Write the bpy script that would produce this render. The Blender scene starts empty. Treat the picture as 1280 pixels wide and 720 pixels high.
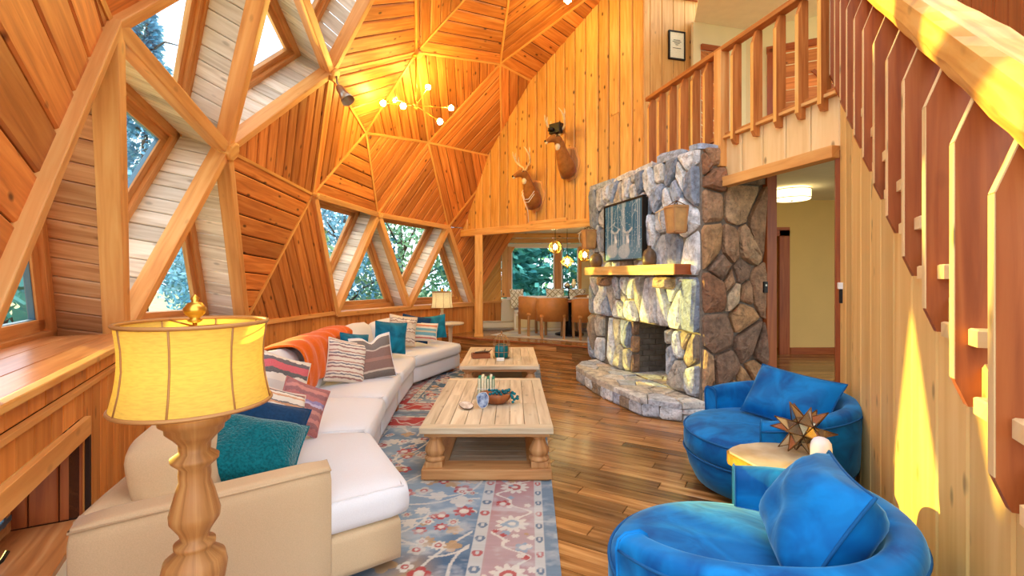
import bpy, bmesh, math, random
import numpy as np
from mathutils import Vector, Matrix, Euler
V = Vector
random.seed(7)
scene = bpy.context.scene
COL = scene.collection

# ------------------------------------------------------------------ camera
cam_d = bpy.data.cameras.new('camera')
cam_d.sensor_width = 36.0
cam_d.lens = 600.0 / 1280.0 * 36.0
cam_d.shift_y = -15.0 / 1280.0
cam_d.clip_start = 0.05
cam_d.clip_end = 300
cam = bpy.data.objects.new('camera', cam_d)
cam.location = (0, 0, 1.5)
cam.rotation_euler = (math.radians(90), 0, 0)
COL.objects.link(cam)
scene.camera = cam

# ------------------------------------------------------------------ world, sun, exposure
world = bpy.data.worlds.new('sky')
scene.world = world
world.use_nodes = True
wn = world.node_tree.nodes
wl = world.node_tree.links
for n in list(wn): wn.remove(n)
w_out = wn.new('ShaderNodeOutputWorld')
w_bg = wn.new('ShaderNodeBackground')
w_tc = wn.new('ShaderNodeTexCoord')
w_map = wn.new('ShaderNodeMapping')
w_map.inputs['Scale'].default_value = (1.5, 1.5, 4.0)
w_noise = wn.new('ShaderNodeTexNoise')
w_noise.inputs['Scale'].default_value = 2.0
w_noise.inputs['Detail'].default_value = 5
w_ramp = wn.new('ShaderNodeValToRGB')
w_ramp.color_ramp.elements[0].position = 0.38
w_ramp.color_ramp.elements[0].color = (0.66, 0.85, 1.0, 1)
w_ramp.color_ramp.elements[1].position = 0.6
w_ramp.color_ramp.elements[1].color = (1.0, 1.0, 1.0, 1)
wl.new(w_tc.outputs['Generated'], w_map.inputs['Vector'])
wl.new(w_map.outputs['Vector'], w_noise.inputs['Vector'])
wl.new(w_noise.outputs['Fac'], w_ramp.inputs['Fac'])
wl.new(w_ramp.outputs['Color'], w_bg.inputs['Color'])
w_bg.inputs['Strength'].default_value = 2.1
wl.new(w_bg.outputs['Background'], w_out.inputs['Surface'])

sun_d = bpy.data.lights.new('sun', 'SUN')
sun_d.energy = 8.0
sun_d.color = (1.0, 0.72, 0.12)
sun_d.angle = math.radians(1.0)
sun = bpy.data.objects.new('sun', sun_d)
COL.objects.link(sun)
sun.location = (-12, 12, 7)
sun.rotation_euler = V((5.33, -2.9, -1.02)).to_track_quat('-Z', 'Y').to_euler()

scene.view_settings.view_transform = 'Standard'
scene.view_settings.look = 'None'
scene.view_settings.gamma = 1.0
scene.view_settings.use_curve_mapping = False
scene.view_settings.exposure = 0.75

# ------------------------------------------------------------------ colour + materials
def lin(r, g, b):
    def f(c):
        c /= 255.0
        return c / 12.92 if c <= 0.04045 else ((c + 0.055) / 1.055) ** 2.4
    return (f(r), f(g), f(b), 1.0)

class NT:
    def __init__(s, name):
        s.m = bpy.data.materials.new(name)
        s.m.use_nodes = True
        s.t = s.m.node_tree
        s.p = s.t.nodes['Principled BSDF']
    def n(s, kind, **kw):
        nd = s.t.nodes.new(kind)
        for k, v in kw.items():
            if k in nd.inputs: nd.inputs[k].default_value = v
            else: setattr(nd, k, v)
        return nd
    def l(s, a, b): s.t.links.new(a, b)
    def math(s, op, a, b=None, c=None):
        nd = s.t.nodes.new('ShaderNodeMath'); nd.operation = op
        for i, x in enumerate((a, b, c)):
            if x is None: continue
            if isinstance(x, (int, float)): nd.inputs[i].default_value = x
            else: s.l(x, nd.inputs[i])
        return nd.outputs[0]
    def mix(s, fac, a, b, mode='MIX'):
        nd = s.t.nodes.new('ShaderNodeMix'); nd.data_type = 'RGBA'; nd.blend_type = mode
        for i, x in ((0, fac), (6, a), (7, b)):
            if isinstance(x, (int, float)): nd.inputs[i].default_value = x
            elif isinstance(x, tuple): nd.inputs[i].default_value = x
            else: s.l(x, nd.inputs[i])
        return nd.outputs[2]
    def ramp(s, fac, stops, interp='LINEAR'):
        nd = s.t.nodes.new('ShaderNodeValToRGB'); cr = nd.color_ramp; cr.interpolation = interp
        while len(cr.elements) < len(stops): cr.elements.new(0.5)
        for e, (p, c) in zip(cr.elements, stops): e.position = p; e.color = c
        s.l(fac, nd.inputs['Fac'])
        return nd.outputs['Color']
    def bump(s, h, strength=0.3, dist=0.01):
        b = s.t.nodes.new('ShaderNodeBump')
        b.inputs['Strength'].default_value = strength
        b.inputs['Distance'].default_value = dist
        s.l(h, b.inputs['Height'])
        s.l(b.outputs['Normal'], s.p.inputs['Normal'])

def wood(name, dark, mid, light, knots=0.6, rough=0.42, vary=0.5, spec=0.35, grain=1.0):
    """Wood whose grain runs along U (metres); every object gets its own tone and offset."""
    t = NT(name)
    uv = t.n('ShaderNodeUVMap')
    info = t.n('ShaderNodeObjectInfo')
    off = t.n('ShaderNodeCombineXYZ')
    t.l(t.math('MULTIPLY', info.outputs['Random'], 37.0), off.inputs['X'])
    t.l(t.math('MULTIPLY', info.outputs['Random'], 91.0), off.inputs['Y'])
    add = t.n('ShaderNodeVectorMath', operation='ADD')
    t.l(uv.outputs['UV'], add.inputs[0]); t.l(off.outputs[0], add.inputs[1])
    m1 = t.n('ShaderNodeMapping'); m1.inputs['Scale'].default_value = (1.1 * grain, 15 * grain, 1)
    t.l(add.outputs[0], m1.inputs['Vector'])
    n1 = t.n('ShaderNodeTexNoise'); n1.inputs['Scale'].default_value = 1.6; n1.inputs['Detail'].default_value = 5; n1.inputs['Distortion'].default_value = 0.6
    t.l(m1.outputs[0], n1.inputs['Vector'])
    m2 = t.n('ShaderNodeMapping'); m2.inputs['Scale'].default_value = (3.6, 7.5, 1)
    t.l(add.outputs[0], m2.inputs['Vector'])
    vo = t.n('ShaderNodeTexVoronoi'); vo.inputs['Scale'].default_value = 1.0
    t.l(m2.outputs[0], vo.inputs['Vector'])
    base = t.ramp(n1.outputs['Fac'], [(0.2, dark), (0.5, mid), (0.8, light)])
    kf = t.ramp(vo.outputs['Distance'], [(0.07, (1, 1, 1, 1)), (0.16, (0, 0, 0, 1))])
    kk = t.math('MULTIPLY', kf, knots)
    kcol = tuple(c * 0.22 for c in dark[:3]) + (1.0,)
    c2 = t.mix(kk, base, kcol)
    br = t.math('MULTIPLY_ADD', info.outputs['Random'], vary, 1.0 - vary * 0.5)
    hs = t.n('ShaderNodeHueSaturation')
    hs.inputs['Saturation'].default_value = 1.0
    t.l(br, hs.inputs['Value']); t.l(c2, hs.inputs['Color'])
    t.l(hs.outputs['Color'], t.p.inputs['Base Color'])
    t.p.inputs['Roughness'].default_value = rough
    t.p.inputs['Specular IOR Level'].default_value = spec
    t.bump(n1.outputs['Fac'], 0.25, 0.006)
    return t.m

def plain(name, col, rough=0.5, metal=0.0, noise=0.0, scale=20, bump=0.0, sheen=0.0, spec=0.4, alt=None, coord='Object', bdist=0.004):
    t = NT(name)
    t.p.inputs['Roughness'].default_value = rough
    t.p.inputs['Metallic'].default_value = metal
    t.p.inputs['Specular IOR Level'].default_value = spec
    if sheen:
        t.p.inputs['Sheen Weight'].default_value = sheen
        t.p.inputs['Sheen Roughness'].default_value = 0.35
    if noise or bump:
        tc = t.n('ShaderNodeTexCoord')
        n = t.n('ShaderNodeTexNoise'); n.inputs['Scale'].default_value = scale; n.inputs['Detail'].default_value = 4
        t.l(tc.outputs[coord], n.inputs['Vector'])
        a = alt or tuple(c * (1 - noise) for c in col[:3]) + (1.0,)
        c = t.ramp(n.outputs['Fac'], [(0.35, a), (0.65, col)])
        t.l(c, t.p.inputs['Base Color'])
        if bump: t.bump(n.outputs['Fac'], bump, bdist)
    else:
        t.p.inputs['Base Color'].default_value = col
    return t.m

def emit(name, col, strength, base=None):
    t = NT(name)
    t.p.inputs['Base Color'].default_value = base or col
    t.p.inputs['Emission Color'].default_value = col
    t.p.inputs['Emission Strength'].default_value = strength
    return t.m

def velvet(name, col, dark):
    t = NT(name)
    tc = t.n('ShaderNodeTexCoord')
    n = t.n('ShaderNodeTexNoise'); n.inputs['Scale'].default_value = 5; n.inputs['Detail'].default_value = 3; n.inputs['Distortion'].default_value = 1.2
    t.l(tc.outputs['Object'], n.inputs['Vector'])
    t.l(t.ramp(n.outputs['Fac'], [(0.3, dark), (0.62, col)]), t.p.inputs['Base Color'])
    t.p.inputs['Roughness'].default_value = 0.62
    t.p.inputs['Sheen Weight'].default_value = 0.55
    t.p.inputs['Sheen Roughness'].default_value = 0.3
    t.p.inputs['Sheen Tint'].default_value = (0.35, 0.75, 1, 1)
    t.p.inputs['Specular IOR Level'].default_value = 0.2
    t.bump(n.outputs['Fac'], 0.25, 0.02)
    return t.m

def stripes(name, stops, scale=1.0, axis='Y', wob=0.1, rough=0.85):
    """Woven stripes across a cushion's UV, edges frayed by noise."""
    t = NT(name)
    uv = t.n('ShaderNodeUVMap')
    sep = t.n('ShaderNodeSeparateXYZ'); t.l(uv.outputs['UV'], sep.inputs[0])
    n = t.n('ShaderNodeTexNoise'); n.inputs['Scale'].default_value = 9; n.inputs['Detail'].default_value = 3
    t.l(uv.outputs['UV'], n.inputs['Vector'])
    v = t.math('MULTIPLY_ADD', sep.outputs[axis], scale, 0.0)
    v = t.math('ADD', v, t.math('MULTIPLY', t.math('SUBTRACT', n.outputs['Fac'], 0.5), wob))
    fr = t.math('FRACT', v)
    c = t.ramp(fr, stops, 'CONSTANT')
    n2 = t.n('ShaderNodeTexNoise'); n2.inputs['Scale'].default_value = 60
    t.l(uv.outputs['UV'], n2.inputs['Vector'])
    c = t.mix(t.math('MULTIPLY', n2.outputs['Fac'], 0.35), c, (0.75, 0.7, 0.64, 1))
    t.l(c, t.p.inputs['Base Color'])
    t.p.inputs['Roughness'].default_value = rough
    t.p.inputs['Specular IOR Level'].default_value = 0.15
    t.bump(n2.outputs['Fac'], 0.2, 0.004)
    return t.m

def vcol_mat(name, rough=0.9, noise=True):
    t = NT(name)
    a = t.n('ShaderNodeAttribute', attribute_name='paint')
    c = a.outputs['Color']
    if noise:
        tc = t.n('ShaderNodeTexCoord')
        n = t.n('ShaderNodeTexNoise'); n.inputs['Scale'].default_value = 160
        t.l(tc.outputs['Object'], n.inputs['Vector'])
        c = t.mix(t.math('MULTIPLY', n.outputs['Fac'], 0.1), c, (0.5, 0.47, 0.43, 1))
        t.bump(n.outputs['Fac'], 0.3, 0.004)
    t.l(c, t.p.inputs['Base Color'])
    t.p.inputs['Roughness'].default_value = rough
    t.p.inputs['Specular IOR Level'].default_value = 0.15
    return t.m

M = {}
M['dome'] = wood('dome_cedar', lin(158, 82, 32), lin(200, 118, 52), lin(222, 148, 76), 0.9, 0.5, 0.6)
M['pine'] = wood('wall_pine', lin(190, 128, 56), lin(216, 158, 82), lin(230, 180, 106), 0.95, 0.45, 0.34)
M['strut'] = wood('strut_fir', lin(196, 128, 64), lin(224, 160, 90), lin(236, 184, 116), 0.25, 0.5, 0.2, grain=0.7)
M['batten'] = wood('batten_fir', lin(200, 130, 58), lin(224, 160, 80), lin(236, 182, 104), 0.0, 0.5, 0.15)
M['reveal_skylit'] = wood('skylit_cedar', lin(176, 156, 132), lin(214, 200, 180), lin(232, 222, 208), 0.4, 0.55, 0.45)  # paler copy of the reveal cedar, sky light painted into the wood
M['reveal'] = wood('reveal_cedar', lin(150, 92, 50), lin(196, 140, 92), lin(216, 170, 124), 0.5, 0.5, 0.5)
M['casing'] = wood('window_casing', lin(168, 104, 54), lin(204, 142, 82), lin(220, 166, 106), 0.1, 0.5, 0.2)
M['knee'] = wood('knee_cedar', lin(176, 100, 40), lin(208, 134, 64), lin(224, 158, 86), 0.5, 0.5, 0.35, grain=0.6)
M['stairwall'] = wood('rough_sawn_pine', lin(208, 164, 96), lin(222, 182, 114), lin(234, 200, 136), 0.6, 0.6, 0.34, grain=0.5)
M['balwall'] = wood('pale_pine', lin(216, 176, 118), lin(232, 198, 144), lin(240, 212, 164), 0.7, 0.6, 0.24, grain=0.5)
M['baluster'] = wood('redwood', lin(124, 58, 24), lin(164, 88, 42), lin(182, 108, 56), 0.15, 0.45, 0.2)
M['balcony'] = wood('balcony_fir', lin(150, 80, 34), lin(190, 116, 56), lin(208, 140, 76), 0.15, 0.45, 0.2)
M['rail'] = wood('rail_pine', lin(200, 128, 56), lin(228, 168, 88), lin(240, 194, 120), 0.3, 0.45, 0.1)
M['redtrim'] = wood('red_trim', lin(120, 52, 20), lin(156, 78, 34), lin(174, 98, 46), 0.1, 0.4, 0.1)
M['floor'] = wood('floor_hickory', lin(92, 58, 28), lin(144, 100, 56), lin(186, 144, 92), 0.35, 0.2, 0.95, 0.5)
M['sill'] = wood('sill_cedar', lin(150, 84, 40), lin(190, 120, 66), lin(210, 150, 96), 0.3, 0.3, 0.1, 0.5)
M['tabletop'] = wood('weathered_elm', lin(168, 146, 116), lin(206, 188, 158), lin(226, 212, 186), 0.35, 0.5, 0.3)
M['tablebase'] = wood('elm_base', lin(150, 100, 58), lin(186, 136, 86), lin(204, 160, 110), 0.2, 0.5, 0.1)
M['slat'] = wood('grey_slat', lin(128, 112, 96), lin(164, 148, 128), lin(188, 174, 154), 0.2, 0.55, 0.2)
M['mantel'] = wood('mantel_fir', lin(196, 140, 72), lin(222, 176, 104), lin(234, 198, 132), 0.1, 0.5, 0.05)
M['turned'] = wood('turned_pine', lin(108, 68, 34), lin(166, 114, 64), lin(196, 150, 94), 0.25, 0.5, 0.1)
M['bowl'] = wood('bowl_wood', lin(96, 48, 24), lin(150, 84, 44), lin(176, 108, 62), 0.2, 0.4, 0.1)
M['dark'] = plain('dark_gap', lin(48, 24, 10), 0.9)
M['cream'] = plain('cream_paint', lin(232, 216, 164), 0.85, noise=0.04, scale=3)
M['yellow'] = plain('yellow_paint', lin(222, 182, 110), 0.85, noise=0.04, scale=3)
M['ceil'] = plain('ceiling_white', lin(236, 226, 204), 0.9, noise=0.05, scale=8, bump=0.2)
M['mortar'] = plain('mortar', lin(138, 126, 114), 0.95, noise=0.3, scale=30, bump=0.5)
M['linen'] = plain('linen', lin(206, 180, 144), 0.9, noise=0.1, scale=260, bump=0.25, sheen=0.2, spec=0.15, bdist=0.002)  # beige has the lamp's warm light mixed in, for the near sofa end
M['white_linen'] = plain('white_linen', lin(222, 222, 226), 0.9, noise=0.06, scale=240, bump=0.2, sheen=0.2, spec=0.15, bdist=0.002)
M['velvet'] = velvet('blue_velvet', lin(4, 122, 196), lin(0, 74, 140))
M['velvet_pipe'] = plain('velvet_piping', lin(0, 84, 142), 0.8)
M['teal_velvet'] = velvet('teal_velvet', lin(14, 122, 150), lin(2, 78, 104))
M['teal_fur'] = plain('teal_fleece', lin(16, 112, 124), 0.95, noise=0.45, scale=90, bump=0.9, sheen=0.5, spec=0.1, bdist=0.01)
M['navy'] = plain('navy_cloth', lin(24, 62, 100), 0.85, noise=0.25, scale=60, bump=0.2, sheen=0.2, spec=0.15)
M['orange'] = plain('orange_throw', lin(226, 104, 30), 0.9, noise=0.2, scale=120, bump=0.4, sheen=0.3, spec=0.1)
M['leather'] = plain('tan_leather', lin(196, 132, 66), 0.45, noise=0.12, scale=14, bump=0.1)
M['black'] = plain('black_metal', lin(26, 22, 20), 0.45, 0.3)
M['bronze'] = plain('bronze', lin(120, 84, 44), 0.35, 0.8)
M['brass'] = plain('brass', lin(214, 168, 70), 0.3, 0.9)
M['steel'] = plain('brushed_steel', lin(170, 160, 146), 0.35, 0.9)
M['clay'] = plain('brown_glaze', lin(104, 82, 62), 0.4, noise=0.3, scale=18)
M['white'] = plain('white_enamel', lin(236, 234, 230), 0.4)
M['heater'] = plain('cream_enamel', lin(226, 216, 188), 0.45)
M['teal_glaze'] = plain('teal_glaze', lin(0, 112, 124), 0.25, noise=0.3, scale=14)
M['wire'] = plain('wire_bronze', lin(176, 138, 92), 0.4, 0.6)
M['agate'] = plain('blue_agate', lin(40, 62, 110), 0.2, noise=0.6, scale=25, alt=lin(150, 165, 190))
M['quartz'] = plain('white_quartz', lin(232, 226, 216), 0.3, noise=0.25, scale=25, alt=lin(180, 160, 140))
M['mica'] = plain('lantern_mica', lin(206, 156, 92), 0.3, noise=0.25, scale=12)
M['paper'] = plain('paper', lin(236, 226, 190), 0.9, noise=0.15, scale=80)
M['green_book'] = plain('green_cloth', lin(40, 130, 104), 0.8)
M['alloy_win'] = plain('window_metal', lin(92, 120, 136), 0.4, 0.2)
M['leaf1'] = plain('leaf_teal', lin(110, 190, 170), 0.8, noise=0.5, scale=1.4, alt=lin(50, 130, 134))
M['leaf2'] = plain('leaf_green', lin(170, 206, 150), 0.8, noise=0.5, scale=1.4, alt=lin(100, 160, 130))
M['leaf3'] = plain('leaf_blue', lin(160, 206, 220), 0.8, noise=0.5, scale=1.2, alt=lin(80, 150, 180))
M['bark'] = plain('bark', lin(96, 84, 76), 0.9, noise=0.5, scale=8, bump=0.6)
M['ground'] = plain('grass', lin(150, 170, 130), 0.95, noise=0.4, scale=2)
M['deer'] = plain('deer_hide', lin(164, 104, 50), 0.85, noise=0.25, scale=16, bump=0.3, sheen=0.3, spec=0.1)
M['hide_white'] = plain('white_hide', lin(226, 206, 176), 0.9)
M['bone'] = plain('antler', lin(236, 212, 168), 0.6, noise=0.25, scale=30)
M['brick'] = plain('soot_brick', lin(112, 104, 100), 0.9, noise=0.4, scale=9, bump=0.4)
M['soot'] = plain('soot', lin(38, 32, 30), 0.95)
M['rugcream'] = plain('cream_rug', lin(214, 206, 186), 0.95, noise=0.25, scale=7, bump=0.3, alt=lin(180, 184, 184))
M['mirror'] = plain('antique_mirror', lin(206, 196, 178), 0.16, 0.92, noise=0.2, scale=9)
M['dusk'] = plain('white_speaker', lin(222, 220, 232), 0.55)
M['stonetop'] = plain('petrified_top', lin(222, 206, 172), 0.35, noise=0.35, scale=5, bump=0.1, alt=lin(190, 162, 118))
M['goldbark'] = plain('gold_edge', lin(196, 150, 60), 0.5, 0.4, noise=0.4, scale=20, bump=0.6)

def stone_mat(name, cols, rough=0.85):
    t = NT(name)
    info = t.n('ShaderNodeObjectInfo')
    tc = t.n('ShaderNodeTexCoord')
    n = t.n('ShaderNodeTexNoise'); n.inputs['Scale'].default_value = 9; n.inputs['Detail'].default_value = 6; n.inputs['Roughness'].default_value = 0.65
    n2 = t.n('ShaderNodeTexNoise'); n2.inputs['Scale'].default_value = 42; n2.inputs['Detail'].default_value = 4
    t.l(tc.outputs['Object'], n.inputs['Vector']); t.l(tc.outputs['Object'], n2.inputs['Vector'])
    k = len(cols)
    base = t.ramp(info.outputs['Random'], [((i + 0.0) / k, c) for i, c in enumerate(cols)], 'CONSTANT')
    sp = t.ramp(n.outputs['Fac'], [(0.3, (0.34, 0.33, 0.33, 1)), (0.5, (0.95, 0.95, 0.95, 1)), (0.7, (1.5, 1.46, 1.4, 1))])
    c = t.mix(0.85, base, sp, 'MULTIPLY')
    c = t.mix(t.math('MULTIPLY', t.ramp(n2.outputs['Fac'], [(0.3, (1, 1, 1, 1)), (0.45, (0, 0, 0, 1))]), 0.45), c, (0.08, 0.06, 0.05, 1))
    t.l(c, t.p.inputs['Base Color'])
    t.p.inputs['Roughness'].default_value = rough
    h = t.math('ADD', n.outputs['Fac'], t.math('MULTIPLY', n2.outputs['Fac'], 0.4))
    t.bump(h, 0.9, 0.035)
    return t.m
M['stone_grey'] = stone_mat('fieldstone_grey', [lin(184, 190, 202), lin(212, 216, 222), lin(138, 150, 170), lin(188, 182, 172), lin(224, 228, 234), lin(154, 138, 120), lin(168, 182, 206)])
M['stone_brown'] = stone_mat('fieldstone_brown', [lin(170, 132, 100), lin(192, 156, 120), lin(148, 106, 78), lin(182, 140, 98), lin(202, 176, 144), lin(140, 112, 92)])
M['hearthstone'] = stone_mat('hearth_flagstone', [lin(192, 198, 208), lin(212, 212, 210), lin(172, 184, 200), lin(202, 194, 180)])

def glass_mat():
    t = NT('window_glass')
    for n in list(t.t.nodes): t.t.nodes.remove(n)
    out = t.n('ShaderNodeOutputMaterial')
    tr = t.n('ShaderNodeBsdfTransparent'); tr.inputs['Color'].default_value = (0.93, 0.97, 1.0, 1)
    gl = t.n('ShaderNodeBsdfGlossy'); gl.inputs['Roughness'].default_value = 0.02
    fr = t.n('ShaderNodeLayerWeight'); fr.inputs['Blend'].default_value = 0.12
    mx = t.n('ShaderNodeMixShader')
    t.l(t.math('MULTIPLY', fr.outputs['Facing'], 0.4), mx.inputs[0]); t.l(tr.outputs[0], mx.inputs[1]); t.l(gl.outputs[0], mx.inputs[2])
    t.l(mx.outputs[0], out.inputs['Surface'])
    return t.m
M['glass'] = glass_mat()

def shade_mat(name, col, trans=0.6):
    t = NT(name)
    for n in list(t.t.nodes): t.t.nodes.remove(n)
    out = t.n('ShaderNodeOutputMaterial')
    d = t.n('ShaderNodeBsdfDiffuse'); tl = t.n('ShaderNodeBsdfTranslucent')
    tc = t.n('ShaderNodeTexCoord')
    mp = t.n('ShaderNodeMapping'); mp.inputs['Scale'].default_value = (40, 40, 220)
    n = t.n('ShaderNodeTexNoise'); n.inputs['Scale'].default_value = 1.0
    t.l(tc.outputs['Object'], mp.inputs['Vector']); t.l(mp.outputs[0], n.inputs['Vector'])
    c = t.ramp(n.outputs['Fac'], [(0.3, tuple(x * 0.85 for x in col[:3]) + (1,)), (0.6, col)])
    t.l(c, d.inputs['Color']); t.l(c, tl.inputs['Color'])
    mx = t.n('ShaderNodeMixShader'); mx.inputs[0].default_value = trans
    t.l(d.outputs[0], mx.inputs[1]); t.l(tl.outputs[0], mx.inputs[2])
    t.l(mx.outputs[0], out.inputs['Surface'])
    return t.m
M['shade'] = shade_mat('linen_shade', lin(240, 212, 112))
M['shade2'] = shade_mat('white_shade', lin(240, 230, 190), 0.5)

# ------------------------------------------------------------------ object helpers
def link(o, parent=None):
    COL.objects.link(o)
    if parent is not None: o.parent = parent
    return o

def ob(name, verts, faces, mat, parent=None, uv=None, smooth=False, bevel=0.0, seg=2, loc=None):
    me = bpy.data.meshes.new(name)
    me.from_pydata([tuple(v) for v in verts], [], faces)
    if uv is not None:
        lay = me.uv_layers.new(name='UVMap')
        li = np.empty(len(me.loops), dtype=np.int32)
        me.loops.foreach_get('vertex_index', li)
        arr = np.array([tuple(u) for u in uv], dtype=np.float32)[li]
        lay.data.foreach_set('uv', arr.ravel())
    if smooth:
        me.polygons.foreach_set('use_smooth', [True] * len(me.polygons))
    me.materials.append(M[mat] if isinstance(mat, str) else mat)
    me.update()
    o = bpy.data.objects.new(name, me)
    link(o, parent)
    if loc is not None: o.location = loc
    if bevel:
        b = o.modifiers.new('bevel', 'BEVEL'); b.width = bevel; b.segments = seg; b.limit_method = 'ANGLE'
    return o

def tag(o, label=None, cat=None, group=None, kind=None):
    if label: o['label'] = label
    if cat: o['category'] = cat
    if group: o['group'] = group
    if kind: o['kind'] = kind
    return o

def thing(name, label, cat, loc=(0, 0, 0), rotz=0.0, group=None):
    o = bpy.data.objects.new(name, None)
    o.empty_display_size = 0.1
    o.location = loc
    o.rotation_euler = (0, 0, rotz)
    COL.objects.link(o)
    return tag(o, label, cat, group)

def struct(name, loc=(0, 0, 0), label=None):
    o = bpy.data.objects.new(name, None)
    o.location = loc
    COL.objects.link(o)
    return tag(o, label, kind='structure')

class Fr:
    """A flat frame: origin, two in-plane axes, facing normal."""
    def __init__(s, o, ex, ey, ez=None):
        s.o = V(o); s.ex = V(ex).normalized(); s.ey = V(ey).normalized()
        s.ez = V(ez).normalized() if ez is not None else s.ex.cross(s.ey).normalized()
    def p(s, u, v, w=0.0): return s.o + s.ex * u + s.ey * v + s.ez * w
    def to2(s, q): d = V(q) - s.o; return (d.dot(s.ex), d.dot(s.ey))

def area2(P):
    return 0.5 * sum(P[i][0] * P[(i + 1) % len(P)][1] - P[(i + 1) % len(P)][0] * P[i][1] for i in range(len(P)))

def clip(P, nx, ny, d):
    out = []
    for i in range(len(P)):
        a = P[i]; b = P[(i + 1) % len(P)]
        da = a[0] * nx + a[1] * ny - d; db = b[0] * nx + b[1] * ny - d
        if da <= 0: out.append(a)
        if (da < 0 < db) or (db < 0 < da):
            t = da / (da - db); out.append((a[0] + (b[0] - a[0]) * t, a[1] + (b[1] - a[1]) * t))
    # merge near-duplicates
    res = []
    for q in out:
        if not res or math.hypot(q[0] - res[-1][0], q[1] - res[-1][1]) > 1e-4: res.append(q)
    if len(res) > 1 and math.hypot(res[0][0] - res[-1][0], res[0][1] - res[-1][1]) < 1e-4: res.pop()
    return res

def inset(P, d):
    """Convex polygon pulled in by d on every side (half-plane clipping)."""
    if area2(P) < 0: P = P[::-1]
    Q = list(P)
    for i in range(len(P)):
        a = P[i]; b = P[(i + 1) % len(P)]
        ex, ey = b[0] - a[0], b[1] - a[1]; L = math.hypot(ex, ey)
        if L < 1e-6: continue
        nx, ny = ey / L, -ex / L
        Q = clip(Q, nx, ny, a[0] * nx + a[1] * ny - d)
        if len(Q) < 3: return []
    return Q

def prism(name, fr, P, w0, w1, mat, parent, uvdir=(1, 0), cham=0.0, bevel=0.0):
    """Polygon P in frame fr extruded from w0 to w1 (w1 = visible side), small chamfer on the visible rim."""
    if area2(P) < 0: P = P[::-1]
    n = len(P)
    ux, uy = uvdir
    def uvof(q, w): return (q[0] * ux + q[1] * uy, -q[0] * uy + q[1] * ux + w)
    vs = [fr.p(q[0], q[1], w0) for q in P]; uv = [uvof(q, w0) for q in P]
    top = None
    if cham:
        cx = sum(q[0] for q in P) / n; cy = sum(q[1] for q in P) / n
        T = []
        ok = True
        for i in range(n):
            a = P[i - 1]; b = P[i]; c = P[(i + 1) % n]
            e1 = (b[0] - a[0], b[1] - a[1]); e2 = (c[0] - b[0], c[1] - b[1])
            l1 = math.hypot(*e1); l2 = math.hypot(*e2)
            n1 = (-e1[1] / l1, e1[0] / l1); n2 = (-e2[1] / l2, e2[0] / l2)
            k = 1 + n1[0] * n2[0] + n1[1] * n2[1]
            k = max(k, 0.25)
            T.append((b[0] + cham * (n1[0] + n2[0]) / k, b[1] + cham * (n1[1] + n2[1]) / k))
        if area2(T) > 0.2 * area2(P): top = T
    if top:
        vs += [fr.p(q[0], q[1], w1 - cham * 0.7) for q in P]; uv += [uvof(q, w1) for q in P]
        vs += [fr.p(q[0], q[1], w1) for q in top]; uv += [uvof(q, w1) for q in top]
        rings = 3
    else:
        vs += [fr.p(q[0], q[1], w1) for q in P]; uv += [uvof(q, w1) for q in P]
        rings = 2
    fs = [tuple(range(n - 1, -1, -1)), tuple(range(n * (rings - 1), n * rings))]
    for r in range(rings - 1):
        for i in range(n):
            j = (i + 1) % n
            fs.append((r * n + i, r * n + j, (r + 1) * n + j, (r + 1) * n + i))
    return ob(name, vs, fs, mat, parent, uv, bevel=bevel)

def strips(P, dx, dy, w, off=0.0, jit=0.0):
    """Cut convex P into strips running along (dx,dy)."""
    L = math.hypot(dx, dy); dx /= L; dy /= L
    nx, ny = -dy, dx
    vals = [q[0] * nx + q[1] * ny for q in P]
    lo, hi = min(vals), max(vals)
    y = lo - off * w
    out = []
    while y < hi - 1e-4:
        ww = w * (1 + jit * (random.random() - 0.5))
        Q = clip(clip(P, nx, ny, y + ww), -nx, -ny, -y)
        if len(Q) >= 3 and abs(area2(Q)) > 4e-4: out.append(Q)
        y += ww
    return out

def planks(fr, P, dx, dy, w, mat, parent, name='plank', thick=0.02, gap=0.003, cham=0.006, off=0.0, jit=0.0, proud=0.0):
    L = math.hypot(dx, dy)
    res = []
    for Q in strips(P, dx, dy, w, off, jit):
        q = inset(Q, gap)
        if len(q) < 3: continue
        res.append(prism(name, fr, q, -thick, random.random() * proud, mat, parent, (dx / L, dy / L), cham))
    return res

def box(name, lo, hi, mat, parent=None, axis=0, bevel=0.0, seg=2):
    x0, y0, z0 = lo; x1, y1, z1 = hi
    vs = [(x0, y0, z0), (x1, y0, z0), (x1, y1, z0), (x0, y1, z0), (x0, y0, z1), (x1, y0, z1), (x1, y1, z1), (x0, y1, z1)]
    fs = [(3, 2, 1, 0), (4, 5, 6, 7), (0, 1, 5, 4), (1, 2, 6, 5), (2, 3, 7, 6), (3, 0, 4, 7)]
    o = [1, 2] if axis == 0 else ([0, 2] if axis == 1 else [0, 1])
    uv = [(v[axis], v[o[0]] + v[o[1]]) for v in vs]
    return ob(name, vs, fs, mat, parent, uv, bevel=bevel, seg=seg)

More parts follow.
